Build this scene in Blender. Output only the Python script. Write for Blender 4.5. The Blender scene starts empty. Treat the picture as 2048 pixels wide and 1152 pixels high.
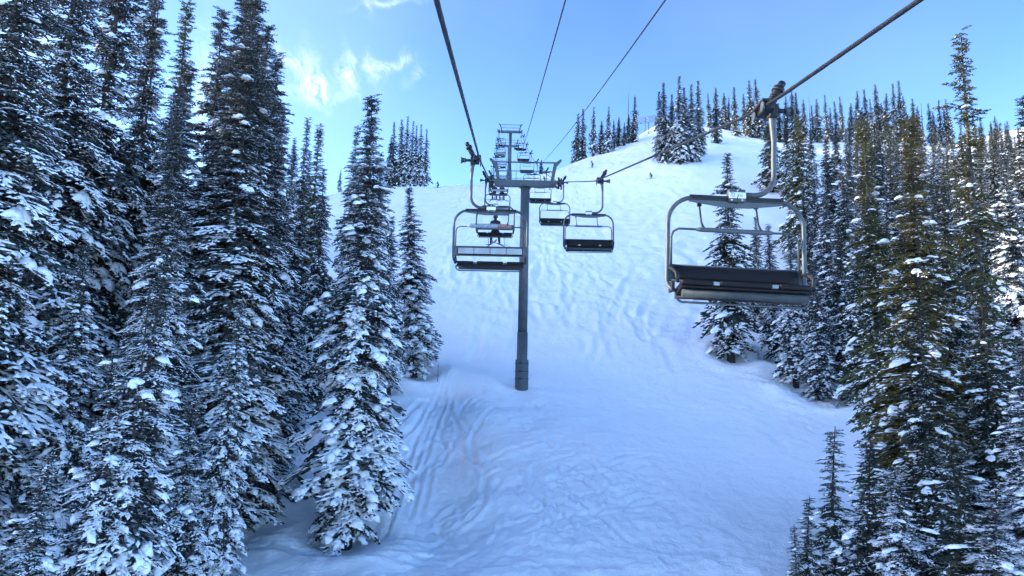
import bpy, bmesh, math, random
import numpy as np
from mathutils import Vector, Matrix

R = math.radians
col = bpy.context.scene.collection
sc = bpy.context.scene

# ------------------------------------------------------------------ camera
PITCH = R(9.5)
ROLL = R(1.2)                  # the picture is tipped a little clockwise
CAMZ = 12.7                    # eye height over the snow under the lift
FPX = 1479.0                   # focal length in pixels of a 2048 wide frame
cam = bpy.data.cameras.new('camera')
cam.sensor_width = 36.0
cam.lens = 36.0 * FPX / 2048.0
cam.clip_start = 0.1
cam.clip_end = 5000
cam_ob = bpy.data.objects.new('camera', cam)
col.objects.link(cam_ob)
cam_ob.location = (0, 0, CAMZ)
cam_ob.rotation_euler = (Matrix.Rotation(R(90) + PITCH, 3, 'X') @ Matrix.Rotation(ROLL, 3, 'Z')).to_euler()
sc.camera = cam_ob

# ------------------------------------------------------------------ light
SUN_AZ = R(-84)                # measured from +y (uphill) towards +x; the sun stands on the left, slightly ahead
SUN_EL = R(16)
world = bpy.data.worlds.new('World')
sc.world = world
world.use_nodes = True
SKY_STRENGTH = 0.10
sun = bpy.data.lights.new('sun', 'SUN')
sun.energy = 2.0
sun.angle = R(0.5)
sun.color = (1.0, 0.88, 0.70)
sun_ob = bpy.data.objects.new('sun', sun)
col.objects.link(sun_ob)
sdir = Vector((math.sin(SUN_AZ) * math.cos(SUN_EL), math.cos(SUN_AZ) * math.cos(SUN_EL), math.sin(SUN_EL)))
sun_ob.rotation_euler = (-sdir).to_track_quat('-Z', 'Y').to_euler()
sun_ob.location = sdir * 300
sc.view_settings.view_transform = 'Standard'
sc.view_settings.look = 'None'
sc.view_settings.gamma = 1
sc.view_settings.use_curve_mapping = False
sc.view_settings.exposure = 2.72
sc.cycles.max_bounces = 4
sc.cycles.diffuse_bounces = 3
sc.cycles.adaptive_threshold = .03
sc.cycles.debug_use_spatial_splits = False
sc.cycles.glossy_bounces = 2
sc.cycles.transmission_bounces = 2
sc.cycles.use_denoising = True

SP, CP = math.sin(PITCH), math.cos(PITCH)

CR, SR = math.cos(ROLL), math.sin(ROLL)
def ray(px, py):
    """x and z gained per metre up the hill along the sight line of a photograph pixel"""
    xi, yi = (px - 1024) / FPX, (py - 576) / FPX
    x, u = xi * CR + yi * SR, xi * SR - yi * CR
    d = 1 / (CP - u * SP)
    return x * d, (SP + u * CP) * d

def at(px, py, Y):
    """world point on the sight line of a photograph pixel, at distance Y up the hill"""
    x, z = ray(px, py)
    return Vector((x * Y, Y, CAMZ + z * Y))

def to_px(p):
    z = p[2] - CAMZ
    d = p[1] * CP + z * SP
    x, y = p[0] / d, -(z * CP - p[1] * SP) / d
    return (1024 + (x * CR - y * SR) * FPX, 576 + (x * SR + y * CR) * FPX)

def build_world():
    nt = world.node_tree
    N, L = nt.nodes, nt.links
    N.clear()
    out = N.new('ShaderNodeOutputWorld')
    bg = N.new('ShaderNodeBackground')
    bg.inputs['Strength'].default_value = SKY_STRENGTH
    sky = N.new('ShaderNodeTexSky')
    sky.sky_type = 'NISHITA'
    sky.sun_disc = False
    sky.sun_elevation = SUN_EL
    sky.sun_rotation = SUN_AZ
    sky.altitude = 3300
    sky.air_density = 0.6
    sky.dust_density = 7.0
    sky.ozone_density = 1.2
    # cirrus wisps, laid out over the direction of view in the sky
    tc = N.new('ShaderNodeTexCoord')
    sep = N.new('ShaderNodeSeparateXYZ')
    L.new(tc.outputs['Generated'], sep.inputs[0])
    def M(op, a, b=None, c=None, clamp=False):
        n = N.new('ShaderNodeMath'); n.operation = op; n.use_clamp = clamp
        for i, v in enumerate((a, b, c)):
            if v is None: continue
            if isinstance(v, (int, float)): n.inputs[i].default_value = v
            else: L.new(v, n.inputs[i])
        return n.outputs[0]
    yy = M('MAXIMUM', sep.outputs['Y'], 0.02)
    ax = M('DIVIDE', sep.outputs['X'], yy)
    az = M('DIVIDE', sep.outputs['Z'], yy)
    comb = N.new('ShaderNodeCombineXYZ')
    L.new(ax, comb.inputs[0]); L.new(az, comb.inputs[1])
    wn = N.new('ShaderNodeTexNoise'); wn.inputs['Scale'].default_value = 26; wn.inputs['Detail'].default_value = 3
    L.new(comb.outputs[0], wn.inputs['Vector'])
    wsep = N.new('ShaderNodeSeparateColor'); L.new(wn.outputs['Color'], wsep.inputs[0])
    wx = M('MULTIPLY_ADD', wsep.outputs[0], 0.05, -0.025)
    wz = M('MULTIPLY_ADD', wsep.outputs[1], 0.05, -0.025)
    bx = M('ADD', ax, wx); bz = M('ADD', az, wz)
    total = None
    # centre pixel x, y, half-length, half-width (pixels), angle, strength
    wisps = [(585, 135, 52, 15, 128, .7), (628, 150, 60, 17, 112, .75), (610, 180, 58, 24, 15, .45), (697, 148, 46, 13, 98, .7),
             (688, 192, 30, 11, 50, .4), (748, 142, 30, 13, 112, .65), (784, 136, 46, 12, 24, .5), (832, 148, 24, 9, 45, .35),
             (415, 210, 140, 30, 95, .6), (60, 60, 160, 50, 70, .5), (735, 6, 20, 7, 120, .45), (775, 2, 56, 9, 8, .4)]
    for (px, py, hl, hw, ang, st) in wisps:
        p = at(px, py, 1.0)
        cx, cz = p.x, p.z - CAMZ
        ca, sa = math.cos(R(ang)), math.sin(R(ang))
        dx = M('SUBTRACT', bx, cx); dz = M('SUBTRACT', bz, cz)
        u = M('ADD', M('MULTIPLY', dx, ca / (hl / FPX)), M('MULTIPLY', dz, sa / (hl / FPX)))
        v = M('ADD', M('MULTIPLY', dx, -sa / (hw / FPX)), M('MULTIPLY', dz, ca / (hw / FPX)))
        r2 = M('ADD', M('MULTIPLY', u, u), M('MULTIPLY', v, v))
        g = M('MULTIPLY', M('POWER', 2.718, M('MULTIPLY', r2, -0.9)), st)
        total = g if total is None else M('ADD', total, g)
    sn = N.new('ShaderNodeTexNoise'); sn.inputs['Scale'].default_value = 1.0; sn.inputs['Detail'].default_value = 5; sn.inputs['Roughness'].default_value = .62
    c2 = N.new('ShaderNodeCombineXYZ')
    L.new(M('MULTIPLY', M('ADD', bx, M('MULTIPLY', bz, .45)), 90), c2.inputs[0]); L.new(M('MULTIPLY', M('SUBTRACT', bz, M('MULTIPLY', bx, .25)), 34), c2.inputs[1])
    L.new(c2.outputs[0], sn.inputs['Vector'])
    streak = M('MULTIPLY_ADD', sn.outputs['Fac'], 2.6, -0.85, clamp=True)
    # thin veil of high cirrus everywhere
    vn = N.new('ShaderNodeTexNoise'); vn.inputs['Scale'].default_value = 2.2; vn.inputs['Detail'].default_value = 3
    L.new(tc.outputs['Generated'], vn.inputs['Vector'])
    veil = M('MULTIPLY', M('MULTIPLY_ADD', vn.outputs['Fac'], 2.0, -0.95, clamp=True), 0.16)
    mask = M('ADD', M('MULTIPLY', M('MULTIPLY', total, streak), 0.95), veil, clamp=True)
    mix = N.new('ShaderNodeMix'); mix.data_type = 'RGBA'
    L.new(mask, mix.inputs['Factor'])
    gm = N.new('ShaderNodeGamma'); gm.inputs['Gamma'].default_value = 1.4     # deep, contrasty winter sky
    hs = N.new('ShaderNodeHueSaturation'); hs.inputs['Hue'].default_value = .4945; hs.inputs['Saturation'].default_value = 1.0
    L.new(sky.outputs[0], gm.inputs[0]); L.new(gm.outputs[0], hs.inputs['Color']); L.new(hs.outputs[0], mix.inputs['A'])
    mix.inputs['B'].default_value = (2.5, 2.95, 3.6, 1)
    L.new(mix.outputs['Result'], bg.inputs['Color'])
    L.new(bg.outputs[0], out.inputs[0])
build_world()
world.cycles.sampling_method = 'MANUAL'
world.cycles.sample_map_resolution = 256

# ------------------------------------------------------------------ materials
MAT = {}
def new_mat(name):
    m = bpy.data.materials.new(name); m.use_nodes = True
    MAT[name] = m
    nt = m.node_tree
    return m, nt, nt.nodes['Principled BSDF']

def ramp(nt, fac, stops):
    n = nt.nodes.new('ShaderNodeValToRGB')
    els = n.color_ramp.elements
    while len(els) < len(stops): els.new(0.5)
    for e, (p, c) in zip(els, stops):
        e.position = p; e.color = (*c, 1)
    nt.links.new(fac, n.inputs[0])
    return n.outputs[0]

def noise(nt, scale, detail=4, rough=.5, coord='Object', vec=None, dist=0):
    n = nt.nodes.new('ShaderNodeTexNoise')
    n.inputs['Scale'].default_value = scale; n.inputs['Detail'].default_value = detail
    n.inputs['Roughness'].default_value = rough; n.inputs['Distortion'].default_value = dist
    if vec is None:
        t = nt.nodes.new('ShaderNodeTexCoord'); vec = t.outputs[coord]
    nt.links.new(vec, n.inputs['Vector'])
    return n.outputs['Fac']

def bump(nt, b, h, strength, dist):
    n = nt.nodes.new('ShaderNodeBump')
    n.inputs['Strength'].default_value = strength; n.inputs['Distance'].default_value = dist
    nt.links.new(h, n.inputs['Height']); nt.links.new(n.outputs[0], b.inputs['Normal'])

def snow_ground():
    m, nt, b = new_mat('snow_ground')
    f = noise(nt, .35, 5, .6)
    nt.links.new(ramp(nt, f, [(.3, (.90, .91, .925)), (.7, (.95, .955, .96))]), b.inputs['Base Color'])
    b.inputs['Roughness'].default_value = .55
    b.inputs['Specular IOR Level'].default_value = .25
    add = nt.nodes.new('ShaderNodeMath'); add.operation = 'MULTIPLY_ADD'; add.inputs[1].default_value = .35
    nt.links.new(noise(nt, 13, 4, .75), add.inputs[0]); nt.links.new(noise(nt, 1.5, 5, .65, dist=1.2), add.inputs[2])
    bump(nt, b, add.outputs[0], .55, .22)
snow_ground()

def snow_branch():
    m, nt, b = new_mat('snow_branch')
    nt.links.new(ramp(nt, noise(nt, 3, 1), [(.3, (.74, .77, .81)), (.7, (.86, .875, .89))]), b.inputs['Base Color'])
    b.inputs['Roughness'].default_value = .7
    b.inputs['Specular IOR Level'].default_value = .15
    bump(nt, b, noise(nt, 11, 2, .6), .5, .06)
snow_branch()

def needles(name, dark, light, frost, rnd=.5):
    m, nt, b = new_mat(name)
    f = noise(nt, 2.3, 2, .6)
    c = ramp(nt, f, [(.3, dark), (.72, light)])
    oi = nt.nodes.new('ShaderNodeObjectInfo')
    hsv = nt.nodes.new('ShaderNodeHueSaturation')
    mr = nt.nodes.new('ShaderNodeMapRange'); mr.inputs[3].default_value = 1 - rnd * .5; mr.inputs[4].default_value = 1 + rnd * .6
    nt.links.new(oi.outputs['Random'], mr.inputs[0]); nt.links.new(mr.outputs[0], hsv.inputs['Value'])
    nt.links.new(c, hsv.inputs['Color'])
    mx = nt.nodes.new('ShaderNodeMix'); mx.data_type = 'RGBA'
    fr = nt.nodes.new('ShaderNodeMapRange'); fr.inputs[1].default_value = .42; fr.inputs[2].default_value = .66; fr.inputs[4].default_value = frost
    nt.links.new(noise(nt, 13, 2, .7), fr.inputs[0]); nt.links.new(fr.outputs[0], mx.inputs['Factor'])
    nt.links.new(hsv.outputs[0], mx.inputs['A']); mx.inputs['B'].default_value = (.46, .50, .53, 1)
    nt.links.new(mx.outputs['Result'], b.inputs['Base Color'])
    b.inputs['Roughness'].default_value = .75
    b.inputs['Specular IOR Level'].default_value = .2
needles('needles_frosted', (.005, .009, .008), (.018, .026, .020), .26)
needles('needles_green', (.010, .015, .009), (.034, .042, .018), .12)
needles('needles_olive', (.026, .030, .010), (.118, .110, .028), .06, .3)  # olive needles, brightened so the colour itself carries the gold of sunlight
needles('needles_brown_sunlit', (.038, .036, .011), (.160, .122, .030), .06, .3)  # dying brown needles, made more golden in place of sunlight on the crown

def bark():
    m, nt, b = new_mat('bark')
    t = nt.nodes.new('ShaderNodeTexCoord'); mp = nt.nodes.new('ShaderNodeMapping')
    mp.inputs['Scale'].default_value = (9, 9, 1.6); nt.links.new(t.outputs['Object'], mp.inputs[0])
    f = noise(nt, 1.4, 6, .65, vec=mp.outputs[0])
    nt.links.new(ramp(nt, f, [(.3, (.018, .015, .014)), (.55, (.045, .038, .034)), (.78, (.11, .097, .088))]), b.inputs['Base Color'])
    b.inputs['Roughness'].default_value = .9
    bump(nt, b, f, .8, .04)
bark()

def metal(name, c0, c1, rough, metallic, sc_=6, bumpy=0.0, spec=.5):
    m, nt, b = new_mat(name)
    f = noise(nt, sc_, 5, .65)
    nt.links.new(ramp(nt, f, [(.3, c0), (.7, c1)]), b.inputs['Base Color'])
    r = nt.nodes.new('ShaderNodeMapRange'); r.inputs[3].default_value = rough - .1; r.inputs[4].default_value = rough + .12
    nt.links.new(f, r.inputs[0]); nt.links.new(r.outputs[0], b.inputs['Roughness'])
    b.inputs['Metallic'].default_value = metallic
    b.inputs['Specular IOR Level'].default_value = spec
    if bumpy: bump(nt, b, noise(nt, 40, 3), bumpy, .01)
metal('galvanised', (.040, .050, .054), (.080, .093, .098), .48, .3, 7, spec=.35)
metal('tower_steel', (.048, .062, .068), (.085, .100, .108), .55, .2, 2.5)
metal('dark_steel', (.008, .009, .011), (.022, .023, .026), .55, .2, 12, spec=.3)
metal('wire_rope', (.007, .008, .010), (.020, .021, .024), .5, .3, 18, spec=.3)
metal('vinyl', (.003, .003, .004), (.008, .007, .008), .65, 0, 9, .2, .25)
metal('back_panel', (.20, .235, .25), (.29, .325, .34), .5, 0, 3)
metal('seat_steel', (.022, .030, .032), (.042, .052, .054), .6, 0, 6, spec=.25)
metal('plate_white', (.62, .66, .66), (.74, .77, .77), .4, 0, 8)
metal('black_paint', (.008, .009, .012), (.016, .017, .02), .5, 0, 8)
metal('rubber', (.012, .012, .013), (.03, .03, .03), .8, 0, 8)
metal('bolt_steel', (.45, .47, .48), (.6, .62, .62), .3, .8, 8)
metal('foam_pad', (.05, .062, .075), (.085, .098, .112), .8, 0, 4)
metal('jacket_black', (.008, .008, .010), (.02, .02, .024), .85, 0, 9)
metal('jacket_navy', (.012, .018, .035), (.025, .034, .06), .85, 0, 9)
metal('bar_wrap_red', (.16, .06, .05), (.30, .16, .13), .6, 0, 14)
metal('bar_wrap_blue', (.08, .13, .20), (.30, .33, .36), .6, 0, 14)
metal('ski_top', (.04, .05, .07), (.20, .08, .06), .35, 0, 3)
metal('skin', (.35, .20, .14), (.45, .27, .2), .6, 0, 5)
metal('weathered_wood', (.10, .11, .11), (.17, .18, .18), .8, 0, 4)
metal('bamboo', (.06, .055, .05), (.10, .09, .08), .8, 0, 4)

# ------------------------------------------------------------------ mesh helpers
class MB:
    def __init__(self): self.v, self.f, self.s = [], [], []
    def add(self, vs, fs, smooth=False):
        o = len(self.v)
        self.v += [tuple(p) for p in vs]
        for f in fs:
            self.f.append(tuple(o + i for i in f)); self.s.append(smooth)
        return self
    def box(self, c, size, rot=None, taper=1.0, bevel=0.0):
        sx, sy, sz = (s / 2 for s in size)
        if bevel:
            bm = bmesh.new(); bmesh.ops.create_cube(bm, size=1)
            for v in bm.verts: v.co = Vector((v.co.x * size[0], v.co.y * size[1], v.co.z * size[2]))
            bmesh.ops.bevel(bm, geom=bm.edges[:], offset=bevel, segments=2, profile=.6, affect='EDGES')
            vs = [v.co.copy() for v in bm.verts]; fs = [[v.index for v in f.verts] for f in bm.faces]
            bm.free()
        else:
            vs = [Vector((x * sx * (taper if z > 0 else 1), y * sy * (taper if z > 0 else 1), z * sz)) for z in (-1, 1) for y in (-1, 1) for x in (-1, 1)]
            fs = [(0, 2, 3, 1), (4, 5, 7, 6), (0, 1, 5, 4), (1, 3, 7, 5), (3, 2, 6, 7), (2, 0, 4, 6)]
        if rot is not None: vs = [rot @ v for v in vs]
        return self.add([v + Vector(c) for v in vs], fs, bool(bevel))
    def tube(self, pts, r, n=10, caps=True, smooth=True, twist=None):
        pts = [Vector(p) for p in pts]
        rs = r if isinstance(r, (list, tuple)) else [r] * len(pts)
        vs, fs = [], []
        up = Vector((0, 0, 1))
        T0 = (pts[1] - pts[0]).normalized()
        if abs(T0.dot(up)) > .95: up = Vector((1, 0, 0))
        Nn = T0.cross(up).normalized()
        for i, p in enumerate(pts):
            T = (pts[min(i + 1, len(pts) - 1)] - pts[max(i - 1, 0)]).normalized()
            Nn = (Nn - T * Nn.dot(T)).normalized()
            B = T.cross(Nn)
            for k in range(n):
                a = 2 * math.pi * k / n
                rr = rs[i]
                if twist: rr *= twist(i, a)
                vs.append(p + (Nn * math.cos(a) + B * math.sin(a)) * rr)
        for i in range(len(pts) - 1):
            for k in range(n):
                a, b = i * n + k, i * n + (k + 1) % n
                fs.append((a, b, b + n, a + n))
        self.add(vs, fs, smooth)
        if caps:
            o = len(self.v) - len(vs)
            self.f.append(tuple(o + k for k in reversed(range(n)))); self.s.append(False)
            self.f.append(tuple(o + (len(pts) - 1) * n + k for k in range(n))); self.s.append(False)
        return self
    def cyl(self, a, b, r, n=16, r2=None): return self.tube([a, b], [r, r if r2 is None else r2], n)
    def prism(self, poly, axis, lo, hi):
        """poly: 2-D points; axis 'y' extrudes an xz outline, 'x' a yz outline, 'z' an xy outline"""
        def P(p, t): return {'y': (p[0], t, p[1]), 'x': (t, p[0], p[1]), 'z': (p[0], p[1], t)}[axis]
        n = len(poly)
        vs = [P(p, lo) for p in poly] + [P(p, hi) for p in poly]
        fs = [tuple(range(n)), tuple(reversed(range(n, 2 * n)))] + [((i + 1) % n, i, n + i, n + (i + 1) % n) for i in range(n)]
        return self.add(vs, fs)
    def mesh(self, name, mat):
        me = bpy.data.meshes.new(name)
        me.from_pydata(self.v, [], self.f)
        bm = bmesh.new(); bm.from_mesh(me); bmesh.ops.recalc_face_normals(bm, faces=bm.faces); bm.to_mesh(me); bm.free()
        me.polygons.foreach_set('use_smooth', self.s)
        if mat: me.materials.append(MAT[mat])
        me.update()
        return me
    def build(self, name, mat, parent=None):
        o = bpy.data.objects.new(name, self.mesh(name, mat))
        col.objects.link(o)
        if parent is not None: o.parent = parent
        return o

def tag(o, label=None, cat=None, group=None, kind=None):
    if label: o['label'] = label
    if cat: o['category'] = cat
    if group: o['group'] = group
    if kind: o['kind'] = kind
    return o
def empty(name, loc, rz=0):
    o = bpy.data.objects.new(name, None); o.empty_display_size = .3
    col.objects.link(o); o.location = loc; o.rotation_euler = (0, 0, rz)
    return o
def copy_tree(o, parent=None):
    c = o.copy(); col.objects.link(c)
    if parent is not None: c.parent = parent
    for ch in o.children: copy_tree(ch, c)
    return c
def arc(c, a, b, r, a0, a1, n=8):
    """points of an arc in the plane of unit vectors a, b"""
    c, a, b = Vector(c), Vector(a), Vector(b)
    return [c + (a * math.cos(a0 + (a1 - a0) * i / n) + b * math.sin(a0 + (a1 - a0) * i / n)) * r for i in range(n + 1)]
def np_mesh(name, V, T, mats, matidx=None, smooth=None):
    me = bpy.data.meshes.new(name)
    nv, nf, k = len(V), len(T), T.shape[1]
    me.vertices.add(nv); me.vertices.foreach_set('co', np.ascontiguousarray(V, np.float32).ravel())
    me.loops.add(nf * k); me.loops.foreach_set('vertex_index', np.ascontiguousarray(T, np.int32).ravel())
    me.polygons.add(nf); me.polygons.foreach_set('loop_start', np.arange(0, nf * k, k, dtype=np.int32))
    if matidx is not None: me.polygons.foreach_set('material_index', matidx.astype(np.int32))
    if smooth is not None: me.polygons.foreach_set('use_smooth', smooth.astype(bool))
    for m in mats: me.materials.append(MAT[m])
    me.update(calc_edges=True)
    me.validate()
    return me

# ------------------------------------------------------------------ terrain
_rs = np.random.RandomState(7)
_perm = _rs.permutation(256)
_g = _rs.uniform(0, 2 * np.pi, 256)
_gx, _gy = np.cos(_g), np.sin(_g)
def perlin(x, y):
    xi, yi = np.floor(x).astype(int), np.floor(y).astype(int)
    xf, yf = x - xi, y - yi
    def gr(ix, iy, fx, fy):
        h = _perm[(_perm[ix & 255] + iy) & 255]
        return _gx[h] * fx + _gy[h] * fy
    u = xf ** 3 * (xf * (xf * 6 - 15) + 10); v = yf ** 3 * (yf * (yf * 6 - 15) + 10)
    a = gr(xi, yi, xf, yf); b = gr(xi + 1, yi, xf - 1, yf)
    c = gr(xi, yi + 1, xf, yf - 1); d = gr(xi + 1, yi + 1, xf - 1, yf - 1)
    return (a + u * (b - a)) * (1 - v) + (c + u * (d - c)) * v
def fbm(x, y, o=4):
    s, a = 0, 1
    for i in range(o):
        s = s + a * perlin(x * 2 ** i + 17.3 * i, y * 2 ** i - 9.1 * i); a *= .5
    return s

CTRL = [  # pixel of a spot of snow in the photograph and its distance up the hill
    (1043, 785, 50), (1024, 1152, 26), (1300, 1152, 26), (1300, 900, 38.5), (1500, 1000, 33), (1600, 1152, 26), (1300, 770, 52.5),
    (690, 1075, 30), (515, 985, 33.5), (460, 990, 33), (640, 1035, 32), (600, 900, 38), (640, 780, 47), (850, 745, 53), (870, 700, 57),
    (800, 1090, 29), (830, 900, 38), (900, 790, 46.5), (480, 1120, 27), (1100, 700, 58), (1200, 690, 58.5), (1400, 740, 55.5),
    (1465, 720, 57), (1650, 795, 52), (1590, 768, 53.5), (1720, 870, 44), (2040, 930, 38), (1820, 800, 50), (2040, 700, 56),
    (1200, 500, 87), (950, 500, 88), (1400, 560, 77), (1400, 420, 104), (1100, 420, 118), (1250, 380, 122), (1540, 385, 116), (1350, 325, 128),
    (1640, 520, 84), (1800, 480, 92), (2040, 480, 92), (1310, 252, 186), (1420, 262, 176), (1550, 290, 168), (1650, 285, 185), (1720, 283, 190),
    (1860, 290, 190), (2040, 300, 190), (1160, 322, 168), (1220, 300, 176), (1280, 270, 183), (1100, 345, 158),
    (700, 378, 152), (850, 374, 152), (985, 367, 148), (800, 440, 108), (700, 560, 78)]
CP3 = [at(*c) for c in CTRL]
CP3 += [Vector((p[0], p[1], p[2] - .07 * p[1])) for p in [
    (0, 0, 0), (-15, 10, 2.6), (20, 10, 3.0), (-20, 26, 6.5), (25, 26, 8.8), (0, -40, -14), (-60, -40, -12), (60, -40, -12), (-60, 20, 1), (60, 20, 12),
    (-45, 60, 17), (-45, 100, 34), (-60, 150, 58), (-100, 60, 15), (-110, 130, 50), (-110, 200, 80), (-50, 200, 72), (-10, 200, 74), (20, 205, 80),
    (-50, 280, 74), (0, 280, 78), (45, 235, 106), (90, 240, 112), (130, 240, 116), (60, 320, 104), (140, 320, 104), (-110, 320, 82), (100, 60, 30), (110, 130, 62), (140, 190, 104), (170, 120, 66), (170, 20, 20), (-150, 20, 4), (-170, 130, 54)]]
_P = np.array([[p.x, p.y] for p in CP3]); _Z = np.array([p.z for p in CP3])
def _U(r2): return np.where(r2 > 0, r2 * np.log(np.maximum(r2, 1e-9)), 0)
_n = len(_P)
_K = _U(((_P[:, None] - _P[None]) ** 2).sum(-1)) + np.eye(_n) * 25.0
_Q = np.c_[np.ones(_n), _P]
_A = np.block([[_K, _Q], [_Q.T, np.zeros((3, 3))]])
_W = np.linalg.solve(_A, np.r_[_Z, np.zeros(3)])
def base_h(x, y):
    x, y = np.asarray(x, float), np.asarray(y, float)
    sh = x.shape
    x, y = x.ravel(), y.ravel()
    out = _W[_n] + _W[_n + 1] * x + _W[_n + 2] * y
    for i in range(_n):
        out += _W[i] * _U((x - _P[i, 0]) ** 2 + (y - _P[i, 1]) ** 2)
    return out.reshape(sh)
def sm(a, b, t):
    t = np.clip((t - a) / (b - a), 0, 1); return t * t * (3 - 2 * t)
def piste(x, y):
    """1 on the open ski run, 0 in the woods beside it"""
    lo = -4.5 - .085 * np.maximum(y - 30, 0); hi = 10 + .19 * np.maximum(y - 20, 0)
    return sm(lo - 3, lo + 2, x) * (1 - sm(hi - 2, hi + 4, x))
def detail(x, y):
    pm = piste(x, y)
    face = sm(56, 66, y) * (1 - sm(150, 175, y))
    wx, wy = x + 1.2 * perlin(x * .2 + 3, y * .2), y + 1.2 * perlin(x * .2, y * .2 + 8)
    mog = np.abs(perlin(wx * .34, wy * .22)) * 1.1 + .45 * perlin(wx * .8, wy * .5)
    h = pm * face * (.42 * mog)
    h += pm * face * (.11 * perlin(wx * 2.0, wy * 1.1) + .06 * np.abs(perlin(wx * 3.4, wy * 2.2)))
    # chopped snow in front of the tower, smooth wind-packed apron to the right of it
    chop = pm * (1 - sm(46, 53, y)) * (1 - sm(4, 9, x - .28 * (38 - y)))
    h += chop * (.22 * fbm(x * .4, y * .4, 3) + .05 * np.abs(perlin(x * 1.5 + y * .6, y * 1.3)) + .05 * perlin(x * 3.1, y * 3.1) + .035 * perlin(x * 6.3 + y * 2, y * 5.1 - x))
    rch = pm * sm(5, 12, x - .05 * y) * sm(44, 50, y) * (1 - sm(60, 66, y))
    h += rch * (.22 * np.abs(perlin(x * .35 + y * .25, y * .9 - x * .3)) + .06 * perlin(x * 1.2, y * 2))
    h += (1 - pm) * (.35 * fbm(x * .16, y * .16, 3))
    h += .12 * fbm(x * .07, y * .07, 2)
    # gully along the left edge of the run
    gx = -3.4 - .11 * (y - 38)
    h -= .75 * np.exp(-((x - gx) / 1.9) ** 2) * sm(25, 31, y) * (1 - sm(46, 54, y))
    # windlip running down from the tower foot towards the gully
    lip = y - (51.5 - .35 * np.abs(x + 1.5) - .6 * (x + 1.5))
    h += .50 * np.exp(-(lip / 1.6) ** 2) * sm(-6, -3, x) * (1 - sm(-1.6, .2, x))
    return h
def H0(x, y): return base_h(x, y) + detail(x, y)
def Hs(x, y): return float(H0(np.array([x]), np.array([y]))[0])
def ground_hit(px, py):
    """where the sight line of a pixel meets the snow"""
    Y = np.arange(15, 260, .25)
    rx, rz = ray(px, py)
    X = rx * Y
    g = H0(X, Y); z = CAMZ + rz * Y
    i = np.argmax(z < g)
    return Vector((X[i], Y[i], g[i]))

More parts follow.
